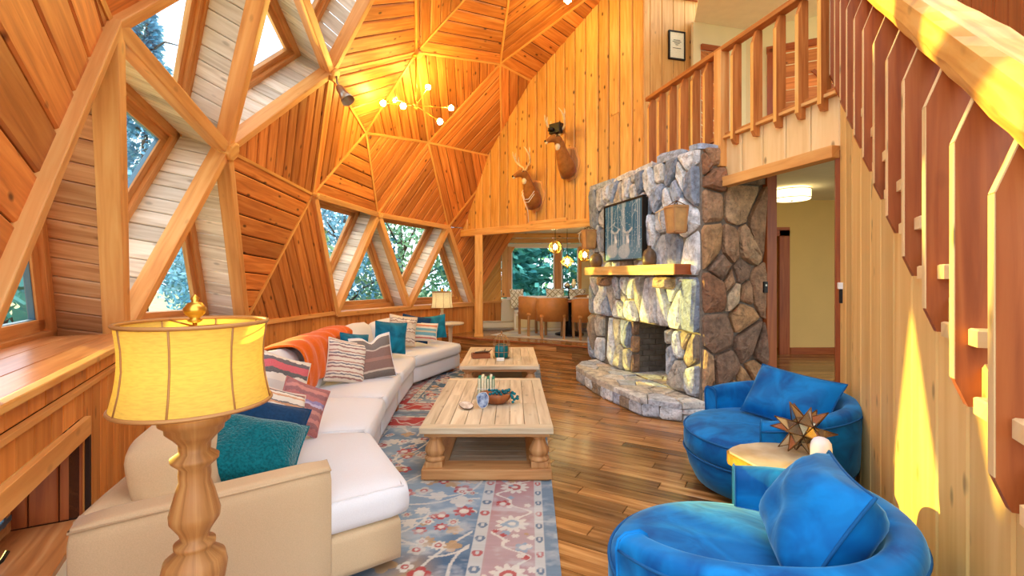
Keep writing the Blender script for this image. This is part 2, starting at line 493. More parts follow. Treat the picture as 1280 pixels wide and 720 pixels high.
def bar(name, a, b, w, h, up, mat, parent, bevel=0.0, ext=0.0):
    """Square-cut timber from a to b; w across, h along 'up'."""
    a = V(a); b = V(b); d = (b - a); L = d.length; d.normalize()
    a = a - d * ext; L += 2 * ext
    s = d.cross(V(up)).normalized(); u = s.cross(d).normalized()
    vs, uv = [], []
    for t in (0, L):
        for i, j in ((-1, -1), (1, -1), (1, 1), (-1, 1)):
            vs.append(a + d * t + s * (i * w / 2) + u * (j * h / 2)); uv.append((t, i * w / 2 + j * h / 2))
    fs = [(3, 2, 1, 0), (4, 5, 6, 7), (0, 1, 5, 4), (1, 2, 6, 5), (2, 3, 7, 6), (3, 0, 4, 7)]
    return ob(name, vs, fs, mat, parent, uv, bevel=bevel)

def lathe(name, prof, mat, parent=None, n=28, loc=(0, 0, 0), smooth=True, sx=1.0, sy=1.0, cap=True):
    vs, fs, uv = [], [], []
    for k, (r, z) in enumerate(prof):
        for i in range(n):
            a = 2 * math.pi * i / n
            vs.append((loc[0] + r * math.cos(a) * sx, loc[1] + r * math.sin(a) * sy, loc[2] + z)); uv.append((z, a * 0.1))
    for k in range(len(prof) - 1):
        for i in range(n):
            j = (i + 1) % n
            fs.append((k * n + i, k * n + j, (k + 1) * n + j, (k + 1) * n + i))
    if cap:
        if prof[0][0] > 1e-4: fs.append(tuple(range(n - 1, -1, -1)))
        if prof[-1][0] > 1e-4: fs.append(tuple((len(prof) - 1) * n + i for i in range(n)))
    return ob(name, vs, fs, mat, parent, uv, smooth)

def tube(name, pts, r, mat, parent=None, n=8, closed=False, smooth=True):
    pts = [V(p) for p in pts]
    m = len(pts)
    rad = r if isinstance(r, (list, tuple)) else [r] * m
    vs, fs, uv = [], [], []
    prev = None
    acc = 0
    for i in range(m):
        if closed: t = pts[(i + 1) % m] - pts[i - 1]
        else: t = pts[min(i + 1, m - 1)] - pts[max(i - 1, 0)]
        t.normalize()
        if prev is None:
            s = t.orthogonal().normalized()
        else:
            s = (prev - t * prev.dot(t))
            s = s.normalized() if s.length > 1e-6 else t.orthogonal().normalized()
        prev = s
        u = t.cross(s)
        if i: acc += (pts[i] - pts[i - 1]).length
        for k in range(n):
            a = 2 * math.pi * k / n
            vs.append(pts[i] + s * (math.cos(a) * rad[i]) + u * (math.sin(a) * rad[i])); uv.append((acc, a * 0.02))
    for i in range(m if closed else m - 1):
        j = (i + 1) % m
        for k in range(n):
            l = (k + 1) % n
            fs.append((i * n + k, i * n + l, j * n + l, j * n + k))
    if not closed:
        fs.append(tuple(range(n - 1, -1, -1))); fs.append(tuple((m - 1) * n + k for k in range(n)))
    return ob(name, vs, fs, mat, parent, uv, smooth)

def softbox(name, quad, z0, z1, r, mat, parent, puff=0.0, n=8, lean=(0, 0), wrinkle=0.0, sag=0.0):
    """Cushion: rounded box over a plan quad (counter-clockwise), optionally puffed, leaning by 'lean' per metre height."""
    q = [V((a[0], a[1], 0)) for a in quad]
    du = ((q[1] - q[0]).length + (q[2] - q[3]).length) / 4
    dv = ((q[3] - q[0]).length + (q[2] - q[1]).length) / 4
    dz = (z1 - z0) / 2
    r = min(r, du * 0.95, dv * 0.95, dz * 0.95)
    idx = {}
    vs, uv = [], []
    def vid(i, j, k):
        if (i, j, k) in idx: return idx[(i, j, k)]
        def warp(t, half):
            # denser points near the edges
            x = -1 + 2 * t / n
            return x
        p = [warp(i, du) * du, warp(j, dv) * dv, warp(k, dz) * dz]
        c = [max(-h + r, min(h - r, x)) for x, h in zip(p, (du, dv, dz))]
        d = [a - b for a, b in zip(p, c)]
        L = math.sqrt(sum(x * x for x in d))
        if L > 1e-9: p = [b + x / L * r for b, x in zip(c, d)]
        u = p[0] / du; v = p[1] / dv; w = p[2] / dz
        z = (z0 + z1) / 2 + p[2] + puff * (1 - min(1, u * u)) * (1 - min(1, v * v)) * w
        if wrinkle: z += wrinkle * math.sin(7 * u + 3 * v) * math.cos(5 * v - 2 * u) * max(w, 0)
        su = u * (1 + puff * 0.6 / du * (1 - min(1, w * w))); sv = v * (1 + puff * 0.6 / dv * (1 - min(1, w * w)))
        U, W = (su + 1) / 2, (sv + 1) / 2
        P = q[0] * ((1 - U) * (1 - W)) + q[1] * (U * (1 - W)) + q[2] * (U * W) + q[3] * ((1 - U) * W)
        vs.append((P.x + lean[0] * (z - z0), P.y + lean[1] * (z - z0), z)); uv.append((U, W))
        idx[(i, j, k)] = len(vs) - 1
        return idx[(i, j, k)]
    fs = []
    for a in range(n):
        for b in range(n):
            fs.append((vid(a, b, 0), vid(a, b + 1, 0), vid(a + 1, b + 1, 0), vid(a + 1, b, 0)))
            fs.append((vid(a, b, n), vid(a + 1, b, n), vid(a + 1, b + 1, n), vid(a, b + 1, n)))
            fs.append((vid(a, 0, b), vid(a + 1, 0, b), vid(a + 1, 0, b + 1), vid(a, 0, b + 1)))
            fs.append((vid(a, n, b), vid(a, n, b + 1), vid(a + 1, n, b + 1), vid(a + 1, n, b)))
            fs.append((vid(0, a, b), vid(0, a, b + 1), vid(0, a + 1, b + 1), vid(0, a + 1, b)))
            fs.append((vid(n, a, b), vid(n, a + 1, b), vid(n, a + 1, b + 1), vid(n, a, b + 1)))
    return ob(name, vs, fs, mat, parent, uv, True)

def grid_paint(name, fr, w, h, nx, ny, fn, mat, parent=None, thick=0.01):
    """Flat printed thing: slab whose visible face is a fine grid coloured by fn(U,V) (numpy arrays in metres)."""
    us = np.linspace(0, w, nx + 1); vs_ = np.linspace(0, h, ny + 1)
    U, W = np.meshgrid(us, vs_)
    col = fn(U, W)
    top = [fr.p(a, b, 0) for a, b in zip(U.ravel(), W.ravel())]
    N = len(top)
    faces = []
    st = nx + 1
    for j in range(ny):
        r = j * st
        faces += [(r + i, r + i + 1, r + st + i + 1, r + st + i) for i in range(nx)]
    cor = [0, nx, ny * st + nx, ny * st]
    base = [fr.p(a, b, -thick) for a, b in ((0, 0), (w, 0), (w, h), (0, h))]
    verts = top + base
    faces += [(N + 3, N + 2, N + 1, N)]
    for k in range(4):
        l = (k + 1) % 4
        faces.append((N + k, N + l, cor[l], cor[k]))
    o = ob(name, verts, faces, mat, parent)
    att = o.data.color_attributes.new('paint', 'FLOAT_COLOR', 'POINT')
    c = np.ones((N + 4, 4), dtype=np.float32); c[:N, :3] = col.reshape(-1, 3); c[N:, :3] = col.reshape(-1, 3).mean(0)
    att.data.foreach_set('color', c.ravel())
    return o

def copy_tree(o, parent=None):
    c = o.copy(); COL.objects.link(c)
    c.parent = parent
    for ch in list(o.children): copy_tree(ch, c)
    return c

# ================================================================== STRUCTURE: the dome
HUB = {k: V(v) for k, v in {
 'B1': (-2.864, 7.776, 0.878), 'B2': (-2.029, 9.437, 0.871), 'B3': (-0.878, 10.746, 0.873),
 'H7': (-2.787, 6.715, 2.642), 'H8': (-2.382, 8.508, 2.592), 'H9': (-1.328, 9.957, 2.512),
 'H1': (-2.85, 4.764, 2.762), 'H5': (-2.283, 7.484, 3.733), 'H6': (-1.546, 8.836, 3.959),
 'H2': (-2.228, 5.862, 3.991), 'H4': (-1.448, 7.241, 4.879), 'H10': (-0.214, 8.556, 5.279),
 'H3': (-2.379, 2.844, 3.002), 'B0': (-3.261, 5.841, 0.916), 'Bm': (-3.151, 3.858, 0.986),
 'Bk': (-1.935, 1.6, 0.986), 'K': (-1.15, 0.75, 3.05), 'G0': (-1.87, 3.83, 4.257),
 'U2': (-1.065, 5.239, 5.473), 'V1': (0.056, 6.699, 6.156), 'W3': (-0.217, 10.023, 3.956),
 'W1': (2.09, 7.68, 6.62), 'W2': (1.19, 9.86, 5.07), 'T': (3.15, 5.63, 7.04),
 'W4': (0.1, 11.3, 2.55), 'Bj': (-1.05, 0.1, 0.986), 'GK': (-0.55, 2.0, 4.7), 'GU': (0.35, 3.9, 5.95)}.items()}
DC = V((3.153, 5.632, 0.531)); DR = 6.509

dome = struct('wall_dome')
def dome_panel(a, b, c, along, w=0.19, mat='dome', off=0.0):
    A, B, C = HUB[a], HUB[b], HUB[c]
    nrm = (B - A).cross(C - A).normalized()
    if nrm.dot(DC - A) < 0: A, B = B, A; nrm = -nrm
    fr = Fr(A, B - A, nrm.cross(B - A), nrm)
    P = [fr.to2(q) for q in (A, B, C)]
    back = prism('panel', fr, P, -0.07, -0.018, 'dark', dome)
    if isinstance(along, tuple) and isinstance(along[0], str):
        d = HUB[along[1]] - HUB[along[0]]
    else: d = V(along)
    dx, dy = d.dot(fr.ex), d.dot(fr.ey)
    planks(fr, P, dx, dy, w, mat, back, off=off, gap=0.006, cham=0.013)
for spec in [
  ('H1', 'H7', 'B0', ('H1', 'H7'), .21), ('H7', 'B0', 'B1', ('H7', 'B1'), .19), ('H1', 'H2', 'H7', ('H2', 'H7'), .16), ('H2', 'H7', 'H5', ('H2', 'H7'), .16),
  ('H7', 'H5', 'H8', ('H7', 'H8'), .19), ('H5', 'H8', 'H6', ('H8', 'H6'), .17), ('H8', 'H6', 'H9', ('H8', 'H6'), .17), ('H6', 'H9', 'W3', ('H6', 'H9'), .17),
  ('H5', 'H6', 'H4', ('H4', 'H6'), .17), ('H2', 'H5', 'H4', ('H2', 'H4'), .19), ('H2', 'U2', 'H4', ('H2', 'H4'), .2), ('H4', 'U2', 'V1', ('H4', 'U2'), .18),
  ('H4', 'V1', 'H10', ('H4', 'H10'), .19), ('H4', 'H6', 'H10', ('H4', 'H6'), .17), ('H6', 'H10', 'W3', ('H6', 'H10'), .18), ('H10', 'V1', 'W1', ('H10', 'W1'), .19),
  ('H10', 'W1', 'W2', ('H10', 'W2'), .2), ('H10', 'W2', 'W3', ('H10', 'W3'), .19), ('K', 'H3', 'Bk', (-0.513, 0.825, -0.23), .27), ('H3', 'G0', 'K', ('H3', 'G0'), .22), ('H9', 'B3', 'W4', ('B3', 'W4'), .17), ('H9', 'W3', 'W4', ('H9', 'W3'), .17), ('K', 'Bk', 'Bj', ('K', 'Bk'), .26)]:
    dome_panel(*spec)
for spec in [('G0', 'U2', 'GU', ('G0', 'U2'), .3), ('U2', 'V1', 'GU', ('U2', 'V1'), .3), ('G0', 'GU', 'GK', ('GU', 'GK'), .3), ('G0', 'K', 'GK', ('G0', 'K'), .3), ('V1', 'GU', 'T', ('V1', 'T'), .35), ('V1', 'T', 'W1', ('V1', 'T'), .35)]:
    dome_panel(*spec)

WIN = [('H3', 'Bm', 'Bk'), ('H3', 'H1', 'Bm'), ('H1', 'Bm', 'B0'), ('H3', 'H1', 'G0'), ('H1', 'G0', 'H2'), ('G0', 'U2', 'H2'),
       ('H7', 'H8', 'B1'), ('H8', 'B1', 'B2'), ('H8', 'H9', 'B2'), ('H9', 'B2', 'B3')]
thick_edges = set()
for w in WIN:
    for i in range(3): thick_edges.add(tuple(sorted((w[i], w[(i + 1) % 3]))))
thin_edges = set()
for e in 'B1-H7 H7-H8 H8-H9 H7-H5 H8-H5 H8-H6 H9-H6 H5-H6 H1-H7 H2-H5 H2-H7 H5-H4 H2-H4 H4-H6 H4-H10 H6-H10 H1-B0 H7-B0 H4-U2 H4-V1 H10-V1 H10-W1 H10-W2 H10-W3 H6-W3 H9-W3 U2-V1 H3-Bk H3-G0 H3-K'.split():
    e = tuple(sorted(e.split('-')))
    if e not in thick_edges: thin_edges.add(e)
for a, b in sorted(thick_edges):
    A, B = HUB[a], HUB[b]
    up = ((A + B) / 2 - DC).normalized()
    near = (A + B).length < 12.5
    bar('strut', A - up * -0.02, B - up * -0.02, 0.10 if near else 0.085, 0.15, up, 'strut', dome, bevel=0.008)
for a, b in sorted(thin_edges):
    A, B = HUB[a], HUB[b]
    up = ((A + B) / 2 - DC).normalized()
    bar('batten', A, B, 0.034, 0.03, up, 'batten', dome)
def hub_disc(h, r=0.11, mat='rail', depth=0.1, n=8):
    c = HUB[h]; ax = (DC - c).normalized()
    s = ax.orthogonal().normalized()
    fr = Fr(c, s, ax.cross(s), ax)
    P = [(r * math.cos(2 * math.pi * (i + .5) / n), r * math.sin(2 * math.pi * (i + .5) / n)) for i in range(n)]
    prism('hub', fr, P, -0.05, depth, mat, dome, cham=0.015)
for h, r in (('H1', .10), ('H2', .085), ('H4', .06), ('H8', .05), ('H7', .04)): hub_disc(h, r)

# windows set at the outer end of deep plank-lined reveals
def dome_window(k, names):
    A, B, C = [HUB[n] for n in names]
    cen = (A + B + C) / 3
    out = (cen - DC).normalized()
    if all(q.z < 3.1 for q in (A, B, C)):
        out = V((out.x, out.y, 0)).normalized()
    D = 0.42 if k > 3 else 0.44
    w = struct('window_%d' % (k + 1))
    T0 = [A, B, C]
    def hub_out(q):            # neighbouring windows share these directions, so their reveals meet
        r = (q - DC).normalized()
        return V((r.x, r.y, 0)).normalized() if q.z < 1.2 else r
    outs = [hub_out(q) for q in T0]
    T1 = [q + o * D for q, o in zip(T0, outs)]
    c1 = (T1[0] + T1[1] + T1[2]) / 3
    nrm1 = (T1[1] - T1[0]).cross(T1[2] - T1[0]).normalized()
    if nrm1.dot(out) < 0: nrm1 = -nrm1
    for i in range(3):
        a, b = T0[i], T0[(i + 1) % 3]
        d = (b - a)
        inn = (cen - (a + b) / 2)
        o_e = (outs[i] + outs[(i + 1) % 3]).normalized()
        nrm = d.cross(o_e).normalized()
        if nrm.dot(inn) < 0: nrm = -nrm
        low = abs(d.z) < 0.15 and a.z < 1.2
        eo = o_e - d.normalized() * o_e.dot(d.normalized())
        fr = Fr(a + nrm * .03, d, eo, nrm)
        L = d.length
        P = [(0, 0.0), (L, 0.0), (L, D), (0, D)]
        wo = o_e.dot(d.normalized())
        P = [fr.to2(q) for q in (a, b, T1[(i + 1) % 3] + o_e * .05, T1[i] + o_e * .05)]
        if low:
            prism('sill', Fr(a, d, o_e - d.normalized() * wo, V((0, 0, 1))),
                  [(0, -0.05), (L, -0.05), (L, D), (0, D)], -0.03, 0.012, 'sill', w, (1, 0), 0.006)
        else:
            planks(fr, P, o_e.dot(d.normalized()), eo.length, 0.155, 'reveal' if k == 0 else 'reveal_skylit', w, 'reveal_plank', thick=0.025, gap=0.0035, cham=0.008, jit=0.25)  # all but the first window get the tone with sky light painted in
    # casing ring + sash + pane
    def ring(scale_in, wd, h, mat, nm, shift):
        pts = []
        for q in T1:
            pts.append(c1 + (q - c1) * scale_in + nrm1 * shift)
        for i in range(3):
            a, b = pts[i], pts[(i + 1) % 3]
            bar(nm, a, b, wd, h, nrm1, mat, w, bevel=0.004, ext=wd * 0.4)
        return pts
    ring(0.955, 0.16, 0.06, 'casing', 'casing', -0.01)
    pts = ring(0.80, 0.11, 0.05, 'casing', 'frame', 0.02)
    ring(0.74, 0.03, 0.04, 'alloy_win', 'sash', 0.03)
    nrm = (T1[1] - T1[0]).cross(T1[2] - T1[0]).normalized()
    pp = [c1 + (q - c1) * 0.74 + nrm1 * 0.03 for q in T1]
    fr = Fr(pp[0], pp[1] - pp[0], nrm.cross(pp[1] - pp[0]), nrm)
    prism('pane', fr, [fr.to2(q) for q in pp], -0.003, 0.003, 'glass', w)
    return w
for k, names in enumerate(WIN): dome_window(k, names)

# ================================================================== knee walls under the dome
def knee(name, a, b, z1, w=0.2, mat='knee', cap=True, zlo=0.0):
    A = V((HUB[a].x, HUB[a].y, zlo)) if isinstance(a, str) else V((a[0], a[1], zlo))
    B = V((HUB[b].x, HUB[b].y, zlo)) if isinstance(b, str) else V((b[0], b[1], zlo))
    s = struct(name)
    d = B - A; L = d.length
    n = d.cross(V((0, 0, 1))).normalized()
    if n.dot(DC - A) < 0: n = -n
    fr = Fr(A, d, V((0, 0, 1)), n)
    P = [(0, 0), (L, 0), (L, z1 - zlo), (0, z1 - zlo)]
    prism('backing', fr, P, -0.08, -0.02, 'dark', s)
    planks(fr, P, 0, 1, w, mat, s, gap=0.003, cham=0.006, jit=0.2)
    if cap:
        bar('cap_trim', fr.p(0, z1 - zlo - 0.02, 0.02), fr.p(L, z1 - zlo - 0.02, 0.02), 0.045, 0.06, V((0, 0, 1)), 'strut', s, bevel=0.004)
    return s, fr, L
knee('wall_knee_far', 'B2', 'B3', 0.885)
knee('wall_knee_middle', 'B1', 'B2', 0.885)
knee('wall_knee_plank', 'B0', 'B1', 0.925)
knee('wall_knee_sofa', 'Bm', 'B0', 0.99)
knee('wall_knee_near', 'Bk', 'Bj', 0.99)
# near knee wall (stands a little inside the dome base) with a low window niche
kn = struct('wall_left')
A = V((HUB['Bm'].x, HUB['Bm'].y, 0)); B = V((HUB['Bk'].x, HUB['Bk'].y, 0))
d = B - A
kez = V((0.8803, 0.4743, 0))
kfr = Fr(A + kez * 0.15, d, V((0, 0, 1)), kez)
KS, KL, NX, NZ0, NZ1, SZ = 0.25, d.length + 0.5, 1.564, 0.215, 0.655, 1.05
def kplanks(P, w, name='plank'): planks(kfr, P, 0, 1, w, 'knee', kn, name, gap=0.003, cham=0.006, jit=0.25)
kplanks([(KS, 0), (NX, 0), (NX, .905), (KS, .905)], .15)
kplanks([(NX, .75), (KL, .75), (KL, .905), (NX, .905)], .17)
kplanks([(KS, .93), (KL, .93), (KL, SZ - .01), (KS, SZ - .01)], .19)
kplanks([(NX, 0), (KL, 0), (KL, NZ0 - .02), (NX, NZ0 - .02)], .3)
prism('backing', kfr, [(KS, .74), (KL, .74), (KL, SZ - .02), (KS, SZ - .02)], -.06, -.018, 'dark', kn)
prism('backing', kfr, [(KS, 0), (NX, 0), (NX, .75), (KS, .75)], -.06, -.018, 'dark', kn)
prism('backing', kfr, [(NX, 0), (KL, 0), (KL, NZ0 - .03), (NX, NZ0 - .03)], -.06, -.018, 'dark', kn)
bar('band_trim', kfr.p(KS, .917, .012), kfr.p(KL, .917, .012), .03, .028, V((0, 0, 1)), 'strut', kn, bevel=.003)
bar('edge_trim', kfr.p(KS, SZ + .0, .03), kfr.p(KL, SZ + .0, .03), .05, .034, V((0, 0, 1)), 'rail', kn, bevel=.006)
bar('niche_header', kfr.p(NX - .02, .70, .012), kfr.p(KL, .70, .012), .03, .10, V((0, 0, 1)), 'strut', kn, bevel=.003)
sfr_ = Fr(kfr.p(0, SZ, 0), d, -kez, V((0, 0, 1)))
for q in strips([(KS, -.03), (KL, -.03), (KL, .56), (KS, .56)], 1, 0, .2):
    prism('sill_board', sfr_, inset(q, .0015), -.03, .014, 'sill', kn, (1, 0), .003)
nfr = Fr(kfr.p(NX, 0, 0), -kez, V((0, 0, 1)), d.normalized())
planks(nfr, [(0, NZ0), (.34, NZ0), (.34, NZ1), (0, NZ1)], 0, 1, .12, 'redtrim', kn, 'niche_plank')
prism('backing', nfr, [(-.02, NZ0 - .03), (.42, NZ0 - .03), (.42, NZ1 + .03), (-.02, NZ1 + .03)], -.05, -.02, 'dark', kn)
prism('niche_sill', Fr(kfr.p(NX, NZ0, 0), d, -kez, V((0, 0, 1))), [(0, -.03), (KL - NX, -.03), (KL - NX, .34), (0, .34)], -.03, 0.0, 'sill', kn, (1, 0), .004)
prism('niche_top', Fr(kfr.p(NX, NZ1, 0), d, -kez, V((0, 0, -1))), [(0, 0), (KL - NX, 0), (KL - NX, .34), (0, .34)], -.02, 0.0, 'redtrim', kn, (1, 0))
kw = struct('window_11')
for (u0, z0, u1, z1) in ((NX, NZ0 + .03, KL, NZ0 + .03), (NX, NZ1 - .03, KL, NZ1 - .03), (NX + .03, NZ0, NX + .03, NZ1)):
    bar('frame', kfr.p(u0, z0, -.31), kfr.p(u1, z1, -.31), .05, .06, kez, 'casing', kw, bevel=.003)
for (u0, z0, u1, z1) in ((NX, NZ0 + .07, KL, NZ0 + .07), (NX, NZ1 - .07, KL, NZ1 - .07), (NX + .075, NZ0 + .05, NX + .075, NZ1 - .05)):
    bar('sash', kfr.p(u0, z0, -.3), kfr.p(u1, z1, -.3), .03, .045, kez, 'alloy_win', kw, bevel=.003)
prism('pane', kfr, [(NX + .08, NZ0 + .08), (KL, NZ0 + .08), (KL, NZ1 - .08), (NX + .08, NZ1 - .08)], -.315, -.31, 'glass', kw)
tube('crank', [kfr.p(2.12, NZ0 + .01, -.22), kfr.p(2.08, NZ0 + .035, -.2), kfr.p(2.0, NZ0 + .045, -.17), kfr.p(1.97, NZ0 + .07, -.16)], 0.009, 'black', kw)

# ================================================================== floors
fl = struct('floor')
fa = V((-0.866, 0.5, 0)); fb = V((0.5, 0.866, 0))
E0 = V((-1.33, 10.0, 0)); E1 = V((1.41, 8.4, 0))      # platform edge
ed = (E1 - E0).normalized(); en = V((-ed.y, ed.x, 0))   # en points away from the camera
ffr = Fr((0, 0, 0), fa, fb, V((0, 0, 1)))
floor_poly = [ffr.to2(q) for q in (V((-4.2, -1.5, 0)), V((4.2, -1.5, 0)), V((4.2, 8.0, 0)), V((1.9, 8.12, 0)), V((-3.9, 11.5, 0)), V((-4.2, 11.0, 0)))]
if area2(floor_poly) < 0: floor_poly = floor_poly[::-1]
# the outline is convex: rows across it, then random lengths
vis_planks, rest = [], []
rw = 0.118
for S in strips(floor_poly, 1, 0, rw):
    us = [q[0] for q in S]
    u = min(us) - random.random() * 0.9
    while u < max(us):
        L = random.uniform(0.45, 1.35)
        Q = clip(clip(S, 1, 0, u + L), -1, 0, -u)
        u += L
        if len(Q) < 3 or abs(area2(Q)) < 1e-3: continue
        cx = sum(q[0] for q in Q) / len(Q); cy = sum(q[1] for q in Q) / len(Q)
        w = ffr.p(cx, cy)
        edge = 0.2 + 0.038 * (w.y - 2.0)
        vis = w.y > 1.7 and w.x > edge - 0.25 and (w.x - 0.661 - 0.51 * w.y) < 0.1 and w.x < 2.75 and (w - E0).dot(en) < 0.2
        (vis_planks if vis else rest).append((w.y, Q))
vis_planks.sort(key=lambda t: t[0])
rest += vis_planks[300:]
for y, Q in vis_planks[:300]:
    q = inset(Q, 0.0016)
    if len(q) >= 3: prism('plank', ffr, q, -0.02, random.random() * 0.0012, 'floor', fl, (1, 0), 0.0035)
vs, fs, uv = [], [], []
for y, Q in rest:
    q = inset(Q, 0.0012)
    if len(q) < 3: continue
    k = len(vs); ro = random.random() * 50
    for z in (-0.02, 0.0):
        for c in q: vs.append(ffr.p(c[0], c[1], z)); uv.append((c[0] + ro, c[1] + ro * 3))
    m = len(q)
    fs.append(tuple(k + m + i for i in range(m)))
    for i in range(m):
        j = (i + 1) % m; fs.append((k + i, k + j, k + m + j, k + m + i))
tag(ob('planks', vs, fs, 'floor', fl, uv), kind='stuff')
prism('subfloor', ffr, floor_poly, -0.1, -0.02, 'dark', fl)

plat = struct('floor_dining')
pl = [E0 - ed * 2.4, E1 + ed * 0.35, V((4.5, 8.3, 0)), V((4.5, 12.2, 0)), V((-2.5, 12.6, 0))]
pfr = Fr((0, 0, 0), ed, en, V((0, 0, 1)))
pp = [pfr.to2(q) for q in pl]
prism('deck', pfr, pp, 0.0, 0.24, 'dark', plat)
u0 = pfr.to2(pl[0])[0]; u1 = pfr.to2(pl[1])[0]; ev = pfr.to2(E0)[1]
for k, S in enumerate(strips([(u0, ev - 0.03), (u1, ev - 0.03), (u1, ev + 3.4), (u0, ev + 3.4)], 1, 0, 0.13)):
    q = inset(S, 0.0015)
    prism('plank', pfr, q, 0.235, 0.26, 'floor', plat, (1, 0), 0.003)
rfr = Fr(V((E0.x, E0.y, 0)), ed, V((0, 0, 1)), -en)
ru0, ru1 = -2.4, (E1 - E0).length + 0.35
for z0, z1 in ((0.0, 0.115), (0.12, 0.232)):
    u = ru0
    while u < ru1 - 0.01:
        L = min(random.uniform(0.7, 1.5), ru1 - u)
        prism('riser_board', rfr, [(u + .002, z0 + .002), (u + L - .002, z0 + .002), (u + L - .002, z1), (u + .002, z1)], -0.02, 0.01, 'floor', plat, (1, 0), 0.003)
        u += L
bar('nosing', rfr.p(ru0, 0.245, 0.02), rfr.p(ru1, 0.245, 0.02), 0.05, 0.03, V((0, 0, 1)), 'bowl', plat, bevel=0.008)

# ================================================================== deer wall
ww = struct('wall_back')
DW = V((-0.65, 9.92, 0)); dd = V((0.766, -0.643, 0))
dfr = Fr(DW, dd, V((0, 0, 1)), V((-0.643, -0.766, 0)))
BZ = 2.335
u = -0.62
ue = 3.583
while u < ue - 0.02:
    w = min(random.choice((.2, .215, .23, .25)), ue - u)
    def top(uu):
        q = dfr.p(uu, 0)
        s = DR * DR - (q.x - DC.x) ** 2 - (q.y - DC.y) ** 2
        return min(DC.z + math.sqrt(max(s, 0.01)) + 0.05, 6.9)
    a, b = u + .007, u + w - .007
    ta, tb = top(a), top(b)
    if max(ta, tb) > BZ + 0.2:
        P = [(a, BZ + 0.02), (b, BZ + 0.02), (b, max(tb, BZ + .1)), (a, max(ta, BZ + .1))]
        # boards are butted once somewhere up the wall
        zz = random.uniform(3.2, 5.2)
        if zz < min(ta, tb) - 0.4 and random.random() < 0.45:
            prism('plank', dfr, [(a, BZ + .02), (b, BZ + .02), (b, zz + .03), (a, zz - .03)], -0.03, 0, 'pine', ww, (0, 1), 0.016)
            prism('plank', dfr, [(a, zz - .027), (b, zz + .033), (b, tb), (a, ta)], -0.03, 0.0, 'pine', ww, (0, 1), 0.016)
        else:
            prism('plank', dfr, P, -0.03, 0.0, 'pine', ww, (0, 1), 0.016)
    u += w
prism('backing', dfr, [(-0.45, BZ + .02), (ue, BZ + .02), (ue, 6.4), (1.9, 6.1), (0.3, 4.2)], -0.08, -0.03, 'dark', ww)
bt = struct('trim_1')
bar('beam', dfr.p(-0.78, BZ + .07, 0.0), dfr.p(ue - 0.3, BZ + .085, 0.0), 0.14, 0.14, V((0, 0, 1)), 'rail', bt, bevel=0.006)
bar('batten', dfr.p(1.3, BZ + .165, 0.04), dfr.p(2.15, BZ + .178, 0.04), 0.03, 0.05, V((0, 0, 1)), 'strut', bt)
col = struct('trim_2')
bar('post', (-0.68, 9.88, 0.26), (-0.68, 9.88, BZ), 0.16, 0.16, V((0, 1, 0)), 'rail', col, bevel=0.008)
box('post_foot', (-0.77, 9.79, 0.26), (-0.59, 9.97, 0.32), 'rail', col)

# return wall beside the loft
rw_ = struct('wall_return')
RC = dfr.p(ue, 0)
rfr2 = Fr(V((RC.x, RC.y, 0)), V((0.966, 0.2577, 0)), V((0, 0, 1)), V((0.2577, -0.966, 0)))
planks(rfr2, [(0, 2.6), (1.16, 2.6), (1.16, 6.0), (0, 6.0)], 0, 1, 0.21, 'pine', rw_)
prism('backing', rfr2, [(0, 2.6), (1.16, 2.6), (1.16, 6.6), (0, 6.6)], -0.06, -0.02, 'dark', rw_)
bar('head_trim', rfr2.p(0, 6.02, 0.02), rfr2.p(1.14, 6.02, 0.02), 0.06, 0.07, V((0, 0, 1)), 'redtrim', rw_)
bar('corner_trim', rfr2.p(0.0, 2.6, 0.01), rfr2.p(0.0, 6.6, 0.01), 0.03, 0.03, V((0, 1, 0)), 'pine', rw_)

# ================================================================== loft
lo = struct('floor_loft')
lp = [V((2.66, 3.83, 0)), V((2.32, 5.14, 0)), V((1.97, 6.5, 0)), V((2.05, 7.6, 0)), V((3.1, 8.0, 0)), V((6.6, 8.4, 0)), V((6.6, 3.3, 0)), V((3.47, 3.38, 0))]
wfr = Fr((0, 0, 0), V((1, 0, 0)), V((0, 1, 0)), V((0, 0, 1)))
prism('deck', wfr, [(q.x, q.y) for q in lp], 2.72, 2.95, 'pine', lo)
prism('hall_ceiling', wfr, [(q.x, q.y) for q in lp], 2.70, 2.72, 'ceil', lo)
bfr = Fr(V((2.257, 5.13, 0)), V((0.2577, -0.966, 0)), V((0, 0, 1)), V((-0.966, -0.2577, 0)))
BL = 1.362
planks(bfr, [(0.0, 2.53), (BL, 2.53), (BL, 2.955), (0.0, 2.955)], 0, 1, 0.27, 'balwall', lo, 'face_board', gap=0.005, cham=.01, jit=0.3)
prism('face_board', bfr, [(-1.45, 2.6), (0, 2.6), (0, 2.955), (-1.45, 2.955)], -0.03, 0.0, 'balwall', lo, (1, 0))
b2 = struct('trim_3')
bar('beam', bfr.p(-0.03, 2.487, 0.03), bfr.p(BL, 2.487, 0.03), 0.11, 0.10, V((0, 0, 1)), 'strut', b2, bevel=0.006)
bar('ledge', bfr.p(0.0, 2.962, 0.02), bfr.p(BL, 2.962, 0.02), 0.06, 0.03, V((0, 0, 1)), 'strut', b2, bevel=0.004)
b3 = struct('trim_4')
bar('post', (2.81, 5.28, 0), (2.81, 5.28, 2.7), 0.13, 0.13, V((0.2577, -0.966, 0)), 'redtrim', b3, bevel=0.004)
bar('door_stop', (2.90, 5.33, 0.26), (2.90, 5.33, 2.7), 0.05, 0.05, V((0.2577, -0.966, 0)), 'redtrim', b3)
lw = struct('wall_loft')
c0, c1, c2 = V((2.92, 7.73, 0)), V((3.9, 8.0, 0)), V((6.4, 6.82, 0))
